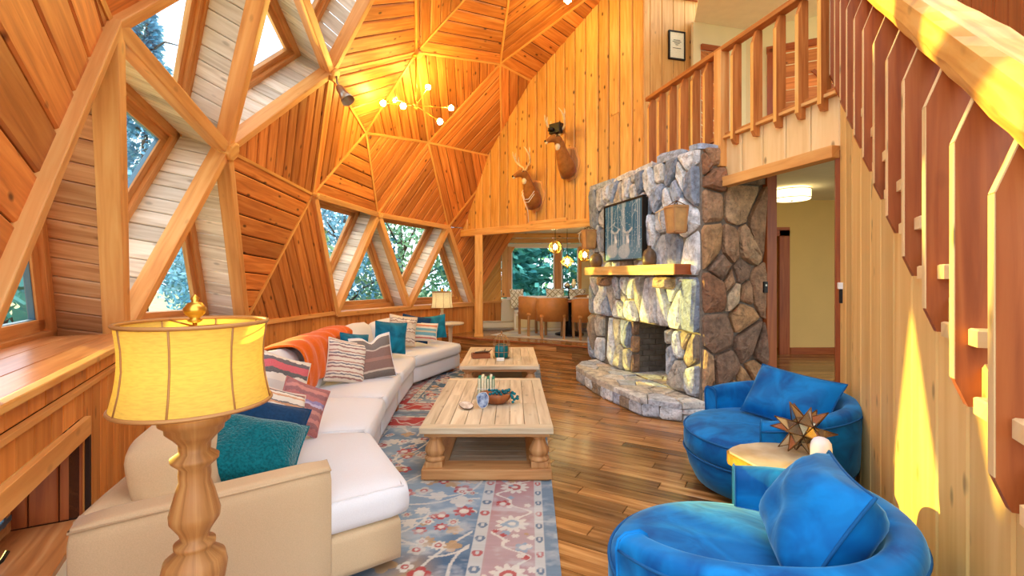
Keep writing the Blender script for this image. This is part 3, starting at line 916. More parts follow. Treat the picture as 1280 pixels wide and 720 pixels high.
def vwall(name, a, b, z0, z1, mat, parent, th=0.06):
    d = b - a; n = V((d.y, -d.x, 0)).normalized()
    if n.y > 0: n = -n
    fr = Fr(V((a.x, a.y, 0)), d, V((0, 0, 1)), n)
    prism(name, fr, [(0, z0), (d.length, z0), (d.length, z1), (0, z1)], -th, 0, mat, parent, (1, 0))
    return fr, d.length
vwall('plaster', c0, c1, 2.95, 5.6, 'cream', lw)
rfr3, rl = vwall('plaster', c1, c2, 2.95, 5.6, 'cream', lw)
prism('plaster', wfr, [(2.98, 7.85), (3.9, 8.15), (6.6, 7.0), (6.6, 3.6), (3.5, 3.7), (2.75, 4.8), (2.5, 6.2)], 5.6, 5.66, 'ceil', lw)
ld = struct('door_2')
planks(rfr3, [(0.42, 2.95), (1.75, 2.95), (1.75, 4.1), (0.42, 4.1)], 1, 0.35, 0.2, 'dome', ld, 'panel_plank', proud=0.004, thick=0.0 + 0.01)
planks(rfr3, [(0.42, 4.1), (1.75, 4.1), (1.75, 5.15), (0.42, 5.15)], 1, 0, 0.2, 'dome', ld, 'panel_plank', proud=0.004, thick=0.01)
bar('brace', rfr3.p(0.95, 4.75, 0.02), rfr3.p(1.7, 3.85, 0.02), 0.05, 0.03, rfr3.ez, 'redtrim', ld)
bar('head', rfr3.p(0.3, 5.19, 0.02), rfr3.p(1.85, 5.19, 0.02), 0.1, 0.04, rfr3.ez, 'redtrim', ld)
bar('jamb', rfr3.p(0.36, 2.95, 0.02), rfr3.p(0.36, 5.2, 0.02), 0.1, 0.04, rfr3.ez, 'redtrim', ld)
lf3 = Fr(V((3.1, 7.78, 0)), c1 - c0, V((0, 0, 1)), V((0.2577, -0.966, 0)))
ld2 = struct('door_3')
bar('head', lf3.p(-0.05, 5.2, 0.02), lf3.p(0.36, 5.2, 0.02), 0.09, 0.04, lf3.ez, 'redtrim', ld2)
bar('jamb', lf3.p(0.32, 2.95, 0.02), lf3.p(0.32, 5.2, 0.02), 0.08, 0.04, lf3.ez, 'redtrim', ld2)
planks(lf3, [(-.05, 2.95), (.28, 2.95), (.28, 5.15), (-.05, 5.15)], 1, -0.5, 0.18, 'dome', ld2, 'panel_plank', thick=0.005, proud=0.01)

# ================================================================== hall
hf = struct('floor_hall')
hp = [(2.9, 5.3), (3.05, 4.3), (6.6, 4.3), (6.6, 7.6), (2.9, 7.6)]
prism('deck', wfr, hp, 0.0, 0.24, 'dark', hf)
for S in strips(hp, 1, 0, 0.13):
    q = inset(S, 0.0015)
    if len(q) > 2: prism('plank', wfr, q, 0.235, 0.26, 'floor', hf, (1, 0), 0.003)
hw = struct('wall_hall')
hfr = Fr(V((2.85, 7.6, 0)), V((1, 0, 0)), V((0, 0, 1)), V((0, -1, 0)))
prism('plaster', hfr, [(1.45, 0.26), (3.8, 0.26), (3.8, 2.7), (1.45, 2.7)], -0.1, 0, 'yellow', hw, (1, 0))
prism('plaster', hfr, [(0, 2.2), (1.45, 2.2), (1.45, 2.7), (0, 2.7)], -0.1, 0, 'yellow', hw, (1, 0))
box('plaster', (6.6, 3.4, 0.0), (6.7, 7.7, 2.7), 'yellow', hw)
prism('plaster', Fr(V((2.86, 5.35, 0)), V((0, 1, 0)), V((0, 0, 1)), V((1, 0, 0))), [(0, 0.26), (2.3, 0.26), (2.3, 2.7), (0, 2.7)], -0.05, 0, 'yellow', hw, (1, 0))
hb = struct('baseboard_hall')
prism('board', hfr, [(1.55, 0.26), (3.8, 0.26), (3.8, 0.37), (1.55, 0.37)], 0.0, 0.02, 'redtrim', hb, (1, 0), 0.004)
hd = struct('door_1')
bar('jamb', hfr.p(1.45, 0.26, 0.01), hfr.p(1.45, 2.22, 0.01), 0.16, 0.05, hfr.ez, 'redtrim', hd)
bar('head', hfr.p(0.2, 2.2, 0.01), hfr.p(1.53, 2.2, 0.01), 0.14, 0.05, hfr.ez, 'redtrim', hd)
box('far_room_wall', (2.8, 8.7, 0.26), (4.6, 8.75, 2.5), 'yellow', hd)
box('far_room_ceiling', (2.8, 7.7, 2.5), (4.6, 8.75, 2.55), 'yellow', hd)
box('far_room_side', (4.6, 7.7, 0.26), (4.65, 8.75, 2.55), 'yellow', hd)
box('far_room_floor', (2.8, 7.6, 0.2), (4.6, 8.7, 0.26), 'floor', hd)

# ================================================================== stair wall
sw = struct('wall_right')
sdir = V((0.4543, 0.8908, 0))           # up the stairs, away from the camera
snor = V((-0.8908, 0.4543, 0))          # into the room
P0 = V((1.63, 1.90, 0))
RUN, RISE = 0.2745, 0.194
sfr = Fr(P0, -sdir, V((0, 0, 1)), snor)   # u grows towards the camera; baluster i stands at u = i*RUN
def zline(u): return 1.5 - RISE * u / RUN
ufar = -(V((2.607, 3.816, 0)) - P0).length
u = ufar
while u < 2.1:
    w = random.uniform(0.25, 0.33)
    if abs(u) < 3:
        a, b = u + .006, u + w - .006
        P = [(a, 0), (b, 0), (b, max(zline(b) + .13, .05)), (a, max(zline(a) + .13, .06))]
        prism('plank', sfr, P, -0.03, 0.0, 'stairwall', sw, (0, 1), 0.01)
    u += w
prism('backing', sfr, [(ufar, 0), (2.0, 0), (2.0, 0.15), (ufar, zline(ufar) + .05)], -0.1, -0.03, 'dark', sw)
bar('corner_trim', sfr.p(ufar - .02, 0, -.01), sfr.p(ufar - .02, 2.5, -.01), 0.05, 0.08, sfr.ez, 'redtrim', sw)
ow = struct('wall_stair_outer')
ofr = Fr(P0 - snor * 1.0, -sdir, V((0, 0, 1)), snor)
planks(ofr, [(ufar - .3, 0), (1.6, 0), (1.6, 5.6), (ufar - .3, 5.6)], 0, 1, 0.2, 'redtrim', ow)
planks(ofr, [(ufar - 2.1, 2.96), (ufar - .3, 2.96), (ufar - .3, 5.6), (ufar - 2.1, 5.6)], 0, 1, 0.2, 'redtrim', ow)
prism('backing', ofr, [(ufar - .3, 0), (1.6, 0), (1.6, 5.6), (ufar - .3, 5.6)], -0.06, -0.02, 'dark', ow)

# ================================================================== dining room shell
dn = struct('wall_dining')
gfr = Fr(V((-0.25, 11.4, 0)), V((1, 0, 0)), V((0, 0, 1)), V((0, -1, 0)))
WX0, WX1, WZ0, WZ1 = 0.23, 1.83, 0.99, 2.2
planks(gfr, [(0, WZ1 + .08), (3.5, WZ1 + .08), (3.5, 2.6), (0, 2.6)], 1, 0, 0.12, 'pine', dn)
prism('plaster', gfr, [(0, .26), (3.5, .26), (3.5, WZ0 - .03), (0, WZ0 - .03)], -0.08, 0, 'heater', dn)
planks(gfr, [(0, WZ0), (WX0 - .06, WZ0), (WX0 - .06, WZ1 + .08), (0, WZ1 + .08)], 0, 1, 0.17, 'pine', dn)
prism('plaster', gfr, [(WX1 + .06, WZ0 - .03), (WX1 + .28, WZ0 - .03), (WX1 + .28, WZ1 + .08), (WX1 + .06, WZ1 + .08)], -0.08, 0, 'cream', dn)
planks(gfr, [(WX1 + .28, WZ0), (3.5, WZ0), (3.5, WZ1 + .08), (WX1 + .28, WZ1 + .08)], 0, 1, 0.2, 'pine', dn)
lfr = Fr(V((-1.35, 10.85, 0)), V((1.1, 0.55, 0)), V((0, 0, 1)), V((0.447, -0.894, 0)))
planks(lfr, [(0, .9), (1.23, .9), (1.23, 2.6), (0, 2.6)], 1, 1.3, 0.17, 'pine', dn)
planks(lfr, [(0, .26), (1.23, .26), (1.23, .88), (0, .88)], 0, 1, 0.17, 'knee', dn)
prism('backing', lfr, [(0, .26), (1.23, .26), (1.23, 2.6), (0, 2.6)], -.06, -.02, 'dark', dn)
bar('cap_trim', lfr.p(0, .89, .01), lfr.p(1.23, .89, .01), .04, .04, V((0, 0, 1)), 'strut', dn)
dc = struct('ceiling_dining')
prism('plaster', wfr, [(-1.4, 10.9), (-.2, 9.75), (1.35, 8.42), (4, 8.3), (4, 11.5), (-.25, 11.5)], 2.52, 2.58, 'ceil', dc)
dr = struct('wall_dining_right')
prism('plaster', Fr(V((2.9, 8.2, 0)), V((0, 1, 0)), V((0, 0, 1)), V((-1, 0, 0))), [(0, .26), (3.3, .26), (3.3, 2.6), (0, 2.6)], -.08, 0, 'pine', dr, (0, 1))
gw = struct('window_12')
def gb(nm, a, b, w, mat='pine', dp=0.07, sh=0.0): bar(nm, gfr.p(a[0], a[1], sh), gfr.p(b[0], b[1], sh), w, dp, gfr.ez, mat, gw, bevel=0.003)
gb('casing', (WX0 - .04, WZ0), (WX0 - .04, WZ1), .09, 'strut'); gb('casing', (WX1 + .03, WZ0), (WX1 + .03, WZ1), .07, 'strut')
gb('casing', (WX0 - .08, WZ1 + .03), (WX1 + .07, WZ1 + .03), .08, 'heater'); gb('sill', (WX0 - .1, WZ0 - .02), (WX1 + .1, WZ0 - .02), .06, 'white', .16)
gb('mullion', (WX0 + 1.11, WZ0), (WX0 + 1.11, WZ1), .15, 'casing')
for a, b in ((WX0, WX0 + 1.03), (WX0 + 1.19, WX1)):
    for q, r in (((a, WZ0 + .02), (b, WZ0 + .02)), ((a, WZ1 - .02), (b, WZ1 - .02)), ((a + .015, WZ0), (a + .015, WZ1)), ((b - .015, WZ0), (b - .015, WZ1))):
        gb('sash', q, r, .035, 'white', .04, -.02)
    prism('pane', gfr, [(a, WZ0), (b, WZ0), (b, WZ1), (a, WZ1)], -.03, -.024, 'glass', gw)
prism('corner_brace', gfr, [(WX0, WZ1), (WX0 + .1, WZ1), (WX0, WZ1 - .17)], -.03, .03, 'strut', gw)

# ================================================================== outdoors
gd = struct('ground')
prism('lawn', wfr, [(-60, -30), (60, -30), (60, 80), (-60, 80)], -1.3, -1.2, 'ground', gd)

# ================================================================== FIREPLACE
def voronoi(P, n, seed, sx=1.0, sy=1.0, relax=2):
    """Irregular convex cells filling convex P (anisotropic by sx, sy)."""
    rnd = random.Random(seed)
    Q = [(x / sx, y / sy) for x, y in P]
    x0 = min(q[0] for q in Q); x1 = max(q[0] for q in Q); y0 = min(q[1] for q in Q); y1 = max(q[1] for q in Q)
    def inside(p):
        s = 1 if area2(Q) > 0 else -1
        return all(s * ((Q[(i + 1) % len(Q)][0] - Q[i][0]) * (p[1] - Q[i][1]) - (Q[(i + 1) % len(Q)][1] - Q[i][1]) * (p[0] - Q[i][0])) > 0 for i in range(len(Q)))
    S = []
    while len(S) < n:
        p = (rnd.uniform(x0, x1), rnd.uniform(y0, y1))
        if inside(p): S.append(p)
    cells = []
    for it in range(relax + 1):
        cells = []
        for i, a in enumerate(S):
            C = list(Q)
            for j, b in enumerate(S):
                if i == j: continue
                nx, ny = b[0] - a[0], b[1] - a[1]
                C = clip(C, nx, ny, nx * (a[0] + b[0]) / 2 + ny * (a[1] + b[1]) / 2)
                if len(C) < 3: break
            cells.append(C)
        if it < relax:
            S = [(sum(q[0] for q in C) / len(C), sum(q[1] for q in C) / len(C)) if len(C) > 2 else a for C, a in zip(cells, S)]
    return [[(x * sx, y * sy) for x, y in C] for C in cells if len(C) > 2]

def stone(fr, P, mat, parent, name='stone', joint=0.012, h=0.06, rnd=random, flat=0.25):
    """One rough stone: rounded outline, domed uneven face."""
    Q = inset(P, joint)
    if len(Q) < 3: return None
    # round the corners once
    R = []
    for i in range(len(Q)):
        a, b = Q[i], Q[(i + 1) % len(Q)]
        if math.hypot(b[0] - a[0], b[1] - a[1]) < 0.03: R.append(((a[0] + b[0]) / 2, (a[1] + b[1]) / 2)); continue
        for t in (0.12, 0.88): R.append((a[0] + (b[0] - a[0]) * t, a[1] + (b[1] - a[1]) * t))
    R = [(q[0] + rnd.uniform(-.008, .008), q[1] + rnd.uniform(-.008, .008)) for q in R]
    n = len(R)
    cx = sum(q[0] for q in R) / n; cy = sum(q[1] for q in R) / n
    hh = h * rnd.uniform(0.6, 1.25)
    tx, ty = rnd.uniform(-.12, .12), rnd.uniform(-.12, .12)
    o = fr.p(cx, cy, 0)
    def pt(x, y, w): return fr.p(x, y, w) - o
    vs, uv = [], []
    for k, (sc, w) in enumerate(((1.0, -0.02), (0.985, hh * 0.62), (0.84 - flat * 0.3, hh * 0.98), (0.45, hh * 1.06))):
        for q in R:
            jx = 1 + (rnd.random() - .5) * (0.0 if k == 0 else 0.07)
            x = cx + (q[0] - cx) * sc * jx; y = cy + (q[1] - cy) * sc * jx
            ww_ = w if k == 0 else w * (1 + rnd.uniform(-.14, .14)) + (x - cx) * tx + (y - cy) * ty
            vs.append(pt(x, y, ww_)); uv.append((x, y))
    vs.append(pt(cx, cy, hh * rnd.uniform(0.95, 1.2))); uv.append((cx, cy))
    fs = []
    for k in range(3):
        for i in range(n):
            j = (i + 1) % n
            fs.append((k * n + i, k * n + j, (k + 1) * n + j, (k + 1) * n + i))
    for i in range(n): fs.append((3 * n + i, 3 * n + (i + 1) % n, 4 * n))
    me_o = ob(name, vs, fs, mat, parent, uv)
    me_o.location = o - parent.matrix_world.translation if parent.parent is None else o
    return me_o

FA = V((1.99, 5.06, 0))
fex = V((-0.2577, 0.9662, 0)); fez = V((-0.9662, -0.2577, 0))
fp = thing('stone_fireplace', 'large fieldstone fireplace with raised flagstone hearth and timber mantel', 'fireplace', (0, 0, 0))
ffro = Fr(FA, fex, V((0, 0, 1)), fez)
fsid = Fr(FA, -fez, V((0, 0, 1)), -fex)
FT = 2.86
OB = (0.56, 1.45); OZ = 0.9; SL = (2.03, 2.25)
HZ = 0.2
def mort(P, mat='mortar', w0=-0.8, w1=0.0): return prism('mortar', ffro, P, w0, w1, mat, fp)
mort([(0, 0), (OB[0], 0), (OB[0], OZ), (0, OZ)])
mort([(OB[1], 0), (SL[0], 0), (SL[0], OZ), (OB[1], OZ)])
mort([(SL[1], 0), (2.78, 0), (2.78, OZ), (SL[1], OZ)])
mort([(0, OZ), (2.78, OZ), (2.78, FT), (0, FT)])
mort([(OB[0], 0), (OB[1], 0), (OB[1], HZ), (OB[0], HZ)])
mort([(SL[0], 0), (SL[1], 0), (SL[1], HZ + .06), (SL[0], HZ + .06)])
prism('firebox_back', ffro, [(OB[0], HZ), (OB[1], HZ), (OB[1], OZ), (OB[0], OZ)], -0.8, -0.52, 'soot', fp)
prism('niche_back', ffro, [(SL[0], HZ), (SL[1], HZ), (SL[1], OZ), (SL[0], OZ)], -0.8, -0.3, 'soot', fp)
# firebox bricks: back wall and both cheeks
def bricks(fr, w, z0, z1, bw=0.2, bh=0.075):
    z = z0; r = 0
    while z < z1 - 0.02:
        x = -bw / 2 if r % 2 else 0
        while x < w - 0.01:
            a = max(x, 0) + .004; b = min(x + bw, w) - .004
            if b - a > 0.02:
                prism('brick', fr, [(a, z + .004), (b, z + .004), (b, min(z + bh, z1) - .004), (a, min(z + bh, z1) - .004)], 0, 0.015, 'brick', fp, (1, 0), 0.004)
            x += bw
        z += bh; r += 1
bricks(Fr(ffro.p(OB[0], 0, -0.52), fex, V((0, 0, 1)), fez), OB[1] - OB[0], HZ, 0.72)
bricks(Fr(ffro.p(OB[1], 0, -0.05), -fez, V((0, 0, 1)), -fex), 0.45, HZ, 0.8)
rs = random.Random(3)
# stones: piers, lintel band, upper face, side face
regions = [
  ([(0, HZ), (OB[0], HZ), (OB[0], OZ), (0, OZ)], 7, .8, 1.3, 'stone_grey', ffro),
  ([(OB[1], HZ), (SL[0], HZ), (SL[0], OZ), (OB[1], OZ)], 6, .7, 1.5, 'stone_grey', ffro),
  ([(SL[1], HZ), (2.78, HZ), (2.78, OZ), (SL[1], OZ)], 4, .8, 1.3, 'stone_grey', ffro),
  ([(0, OZ), (2.78, OZ), (2.78, 1.5), (0, 1.5)], 20, .8, 1.35, 'stone_grey', ffro),
  ([(0, 1.5), (2.78, 1.5), (2.78, FT), (0, FT)], 40, .9, 1.25, 'stone_grey', ffro),
  ([(0, 0.0), (0.8, 0.0), (0.8, FT), (0, FT)], 27, .85, 1.2, 'stone_brown', fsid),  # side face: brown stone, with warm hall light painted into the tone
]
for k, (P, n, sx, sy, mt, fr) in enumerate(regions):
    for C in voronoi(P, n, 20 + k, sx, sy, 1):
        stone(fr, C, mt, fp, rnd=rs, h=0.075)
# thick brown jamb stones beside the opening and cap stones along the top
for z0, z1 in ((HZ, .46), (.46, .7), (.7, OZ)):
    jf = Fr(ffro.p(OB[1], 0, 0.02), -fez, V((0, 0, 1)), -fex)
    stone(jf, [(0, z0), (.13, z0), (.13, z1), (0, z1)], 'stone_brown', fp, rnd=rs, h=.05)
capf = Fr(V((FA.x, FA.y, FT)), fex, -fez, V((0, 0, 1)))
for C in voronoi([(-.03, -.05), (2.8, -.05), (2.8, .75), (-.03, .75)], 22, 77, 1.2, .8, 2): stone(capf, C, 'stone_grey', fp, rnd=rs, h=.06)
# hearth
HO = [(-.12, .02), (-.07, .27), (.235, .56), (1.1, .62), (2.06, .53), (2.4, .3), (2.5, .02)]
hfr_ = Fr(FA, fex, fez, V((0, 0, 1)))
prism('hearth_core', hfr_, HO, 0.0, 0.15, 'mortar', fp)
def hw_o(s): 
    return [(u + (u - 1.15) * 0.015 * s, p + 0.03 * s if p > .1 else p) for u, p in HO]
for C in voronoi(hw_o(1), 22, 5, 1.3, .8, 2):
    q = inset(C, 0.006)
    if len(q) > 2:
        hh = rs.uniform(.195, .212)
        prism('hearth_slab', hfr_, q, 0.14, hh, 'hearthstone', fp, (1, 0), 0.012)
for i in range(len(HO) - 1):
    a = hfr_.p(HO[i][0], HO[i][1]); b = hfr_.p(HO[i + 1][0], HO[i + 1][1])
    L = (b - a).length
    e = (b - a).normalized(); nn = e.cross(V((0, 0, 1)))
    mid = (a + b) / 2
    if nn.dot(mid - hfr_.p(1.15, 0)) < 0: nn = -nn
    fr = Fr(a, e, V((0, 0, 1)), nn)
    k = max(2, int(L / .17))
    for C in voronoi([(0, 0), (L, 0), (L, .145), (0, .145)], k, 60 + i, 1.6, .9, 2): stone(fr, C, 'stone_grey', fp, 'hearth_stone', rnd=rs, h=.03, joint=.006)
# firebox floor slabs
for C in voronoi([(OB[0], -.5), (OB[1], -.5), (OB[1], 0), (OB[0], 0)], 5, 9, 1.2, 1, 2):
    q = inset(C, .005); prism('hearth_slab', hfr_, q, .14, .203, 'hearthstone', fp, (1, 0), .008)
# mantel slab
MZ = 1.515
prism('mantel', hfr_, [(.1, -.05), (.1, .26), (1.2, .275), (2.46, .25), (2.46, -.05)], MZ, MZ + .115, 'mantel', fp, (1, 0), 0.006)
prism('mantel_end', hfr_, [(.088, -.05), (.088, .255), (.1, .255), (.1, -.05)], MZ + .003, MZ + .112, 'redtrim', fp, (0, 1))
for u in (.55, 2.1):
    stone(Fr(ffro.p(u, MZ - .18, .0), fex, V((0, 0, 1)), fez), [(-.16, -.0), (.16, -.0), (.2, .17), (-.2, .17)], 'stone_brown', fp, 'corbel', rnd=rs, h=.17)

def on_front(u, z, w=0.0): return ffro.p(u, z, w)
FYAW = math.atan2(fex.y, fex.x)
# picture of deer in snowy woods
pw, ph = 1.06, 0.78
pc = on_front(.92, 1.71, 0.14)
pic = thing('framed_picture', 'black framed print of two deer in blue snowy woods above mantel', 'picture', pc, 0)
pfr_ = Fr(V((0, 0, 0)) + fex * pw, -fex, V((0, 0, 1)), fez)
def forest(U, W):
    rng = np.random.RandomState(4)
    u = U / pw; v = W / ph
    base = np.stack([0.02 + .02 * v, .11 + .05 * v, .22 + .08 * v], -1)
    gl = np.exp(-((v - .12) ** 2) / .05)[..., None]
    base = base * (1 - .35 * gl) + np.array([.32, .5, .64]) * .35 * gl
    for k in range(16):
        x = rng.rand(); wd = rng.uniform(.004, .014); y0 = rng.uniform(.12, .3); lean = rng.uniform(-.06, .06)
        d = np.abs(u - x - lean * v); m = ((d < wd) & (v > y0)).astype(float)[..., None] * rng.uniform(.2, .7)
        base = base * (1 - m) + np.array([.62, .74, .84]) * m
    for k in range(26):
        x, y = rng.rand(), rng.uniform(.35, 1); a = rng.uniform(-1.2, 1.2) + (math.pi / 2); L = rng.uniform(.08, .3)
        dx, dy = math.cos(a), math.sin(a); s = (u - x) * dx + (v - y) * dy; d = np.abs(-(u - x) * dy + (v - y) * dx)
        m = ((d < .005) & (s > 0) & (s < L)).astype(float)[..., None] * .6
        base = base * (1 - m) + np.array([.6, .73, .82]) * m
    def blob(cx, cy, rx, ry, col, a=.9, rot=0):
        nonlocal base
        du, dv = u - cx, v - cy
        x = du * math.cos(rot) + dv * math.sin(rot); y = -du * math.sin(rot) + dv * math.cos(rot)
        m = (np.clip(1.4 - ((x / rx) ** 2 + (y / ry) ** 2), 0, .4) / .4)[..., None] * a
        base = base * (1 - m) + np.array(col) * m
    for cx, cy in ((.3, .44), (.62, .42)):
        blob(cx - .09, cy - .27, .14, .11, (.42, .5, .58), .8); blob(cx - .005, cy - .16, .042, .15, (.42, .5, .58), .9, -.12)
        blob(cx, cy, .036, .065, (.40, .46, .54)); blob(cx, cy - .045, .02, .03, (.66, .72, .78))
        blob(cx - .075, cy + .075, .02, .06, (.5, .57, .64), .9, .95); blob(cx + .075, cy + .075, .02, .06, (.5, .57, .64), .9, -.95)
        blob(cx + .02, cy - .1, .026, .035, (.8, .85, .9))
        for sx in (-.018, .018): blob(cx + sx, cy + .02, .007, .009, (.02, .03, .05))
    sn = (rng.rand(*u.shape) > .985)[..., None] * .7
    return base * (1 - sn) + np.array([.9, .95, 1]) * sn
M['print'] = vcol_mat('picture_print', 0.45, False)
grid_paint('print', pfr_, pw, ph, 130, 96, forest, 'print', pic, 0.02)
for a, b in (((0, 0), (pw, 0)), ((0, ph), (pw, ph)), ((0, 0), (0, ph)), ((pw, 0), (pw, ph))):
    bar('frame', pfr_.p(a[0], a[1], -.01), pfr_.p(b[0], b[1], -.01), .022, .05, pfr_.ez, 'black', pic, ext=.011)
prism('backing', pfr_, [(.01, .01), (pw - .01, .01), (pw - .01, ph - .01), (.01, ph - .01)], -.07, -.02, 'black', pic)

def vase(name, label, loc, prof, handle=False):
    t = thing(name, label, 'vase', loc)
    lathe('body', prof, 'clay', t, 24)
    lathe('neck_ring', [(prof[-1][0] * .9, prof[-1][1] - .012), (prof[-1][0] * 1.3, prof[-1][1] - .006), (prof[-1][0] * 1.3, prof[-1][1]), (prof[-1][0] * .8, prof[-1][1] + .003)], 'clay', t, 20)
    return t
p = on_front(.78, MZ + .116, .14)
vase('brown_vase', 'ribbed brown clay bottle vase on mantel right of deer picture', p, [(.06, 0), (.078, .01), (.084, .05), (.08, .07), (.085, .09), (.08, .12), (.074, .15), (.05, .185), (.025, .2), (.02, .23)])
p = on_front(2.28, MZ + .116, .13)
vase('brown_vase', 'round brown clay jar on far left end of mantel', p, [(.05, 0), (.08, .015), (.108, .07), (.112, .11), (.1, .16), (.06, .2), (.03, .21), (.03, .225)])

def lantern(label, u, z, s=1.0):
    t = thing('wall_lantern', label, 'lantern', on_front(u, z, 0.09), 0)
    f = Fr((0, 0, 0), fex, V((0, 0, 1)), fez)
    hh, wt, wb = .27 * s, .085 * s, .065 * s
    prism('backplate', f, [(-.06 * s, 0), (.06 * s, 0), (.075 * s, hh), (-.075 * s, hh)], -.03, -.015, 'bronze', t, (0, 1))
    corners = [(-1, 1), (1, 1), (1, -1), (-1, -1)]
    bot = [f.p(i * wb, 0, .07 + j * wb) for i, j in corners]; tp = [f.p(i * wt, hh, .07 + j * wt) for i, j in corners]
    for k in range(4):
        bar('frame', bot[k], tp[k], .02, .02, f.ez, 'tablebase', t)
        bar('frame', bot[k], bot[(k + 1) % 4], .024, .024, V((0, 0, 1)), 'tablebase', t); bar('frame', tp[k], tp[(k + 1) % 4], .024, .024, V((0, 0, 1)), 'tablebase', t)
        q = [bot[k], bot[(k + 1) % 4], tp[(k + 1) % 4], tp[k]]
        fr = Fr(q[0], q[1] - q[0], q[3] - q[0] - (q[1] - q[0]).normalized() * (q[3] - q[0]).dot((q[1] - q[0]).normalized()))
        prism('pane', fr, [fr.to2(x) for x in q], -.002, .002, 'mica', t)
    lathe('candle', [(.0, 0), (.02, 0), (.02, .1), (.004, .105), (.004, .12)], 'paper', t, 14, tuple(f.p(0, .01, .07)))
    top = f.p(0, hh + .07 * s, .07)
    for k in range(4): tube('roof_rod', [tp[k], top], .005, 'bronze', t, 6)
    tube('branch', [f.p(-.02, hh + .02, .0), f.p(.12, hh + .02, .09), f.p(.26, hh - .02, .13), f.p(.3, hh - .03, .14)], [.011, .01, .008, .005], 'bone', t, 7)
    tube('branch', [f.p(.24, hh - .01, .12), f.p(.25, hh - .1, .13), f.p(.2, hh - .22, .12)], [.008, .007, .004], 'bone', t, 7)
    return t
lantern('wooden wall lantern with twig bracket on fireplace right of deer picture', .2, 1.98, 1.0)
lantern('wooden wall lantern on far left edge of stone fireplace', 2.5, 1.93, 1.0)

# ================================================================== STAIRS + RAILINGS
st = thing('staircase', 'open tread wooden staircase with redwood board balusters and log handrail', 'staircase', (0, 0, 0))
BLEN = 0.94
bprof = [(-.06, .075), (-.03, 0), (.085, 0), (.085, BLEN), (-.005, BLEN), (-.06, BLEN - .15)]
for i in range(-8, 5):
    o = P0 - sdir * (i * RUN); zb = 1.5 - RISE * i
    fr = Fr(V((o.x, o.y, zb)), -snor, V((0, 0, 1)), -sdir)
    b_ = prism('baluster', fr, bprof, -0.036, 0.0, 'baluster', st, (0, 1))
    e_ = bar('lit_edge', fr.p(-.061, .08, -.018), fr.p(-.061, BLEN - .152, -.018), .036, .004, fr.ex, 'balwall', b_)  # pale strip added to paint the lit room-side edge
    bar('lit_edge', fr.p(-.061, BLEN - .15, -.018), fr.p(-.006, BLEN - .001, -.018), .036, .004, fr.ex, 'balwall', b_)
for k in range(-7, 5):
    uu = (k + 1.247) * RUN
    z = 1.54 - RISE * k
    if z < .12: continue
    fr = Fr(P0, -sdir, -snor, V((0, 0, 1)))
    prism('tread', fr, [(uu, -.03), (uu, .97), (uu - RUN - .03, .97), (uu - RUN - .03, -.03)], z - .05, z, 'balwall', st, (0, 1), .006)
ra = sfr.p(-8.6 * RUN, zline(-8.6 * RUN) + BLEN + .07, -.02); rb = sfr.p(4.6 * RUN, zline(4.6 * RUN) + BLEN + .07, -.02)
dv = (rb - ra); Lr = dv.length; dv.normalize(); sv = dv.cross(V((0, 0, 1))).normalized(); uv_ = sv.cross(dv)
prof = [(-.05, -.07), (.045, -.075), (.06, -.03), (.055, .05), (.035, .075), (-.035, .08), (-.055, .05), (-.065, -.02)]
vs, uv, fs = [], [], []
rr = random.Random(2)
NS = 34
for k in range(NS + 1):
    t = k / NS * Lr
    for j, (a, b) in enumerate(prof):
        w = 1 + rr.uniform(-.05, .05)
        vs.append(ra + dv * t + sv * (a * w) + uv_ * (b * w)); uv.append((t, a * 2 + b))
n = len(prof)
for k in range(NS):
    for j in range(n): fs.append((k * n + j, k * n + (j + 1) % n, (k + 1) * n + (j + 1) % n, (k + 1) * n + j))
fs += [tuple(range(n - 1, -1, -1)), tuple(NS * n + j for j in range(n))]
ob('handrail', vs, fs, 'rail', st, uv)

rl_ = thing('balcony_railing', 'redwood balcony railing with square newel above the fireplace', 'railing', (0, 0, 0))
RZ = 3.89
def bal(u, z0, z1, w=.1):
    q = bfr.p(u, 0, 0)
    fr = Fr(V((q.x, q.y, z0)), bfr.ez, V((0, 0, 1)), -bfr.ex)     # a grows into the room
    L = z1 - z0
    prism('baluster', fr, [(-.03, 0), (.05, 0), (.075, .05), (.075, L - .12), (.03, L), (-.03, L)], -.018, .018, 'balcony', rl_, (0, 1))
    bar('lit_edge', fr.p(.076, .05, 0), fr.p(.076, L - .12, 0), .036, .003, fr.ex, 'rail', rl_)  # lighter strip painted on as the lit edge facing the room
for u in (.22, .5, .78, 1.02, 1.24): bal(u, 2.85, RZ - .02)
for u in (-1.38, -1.14, -.9, -.67, -.44, -.22): bal(u, 2.84, RZ - .02)
bar('newel', bfr.p(.0, 2.66, .02), bfr.p(0, RZ + .01, .02), .11, .11, bfr.ez, 'strut', rl_, bevel=.005)
bar('handrail', bfr.p(-1.47, RZ + .01, 0.02), bfr.p(BL + .05, RZ + .01, 0.02), .10, .05, V((0, 0, 1)), 'balcony', rl_, bevel=.006)
bar('bottom_rail', bfr.p(-1.47, 2.99, 0.0), bfr.p(BL, 2.99, 0.0), .04, .04, V((0, 0, 1)), 'balcony', rl_)

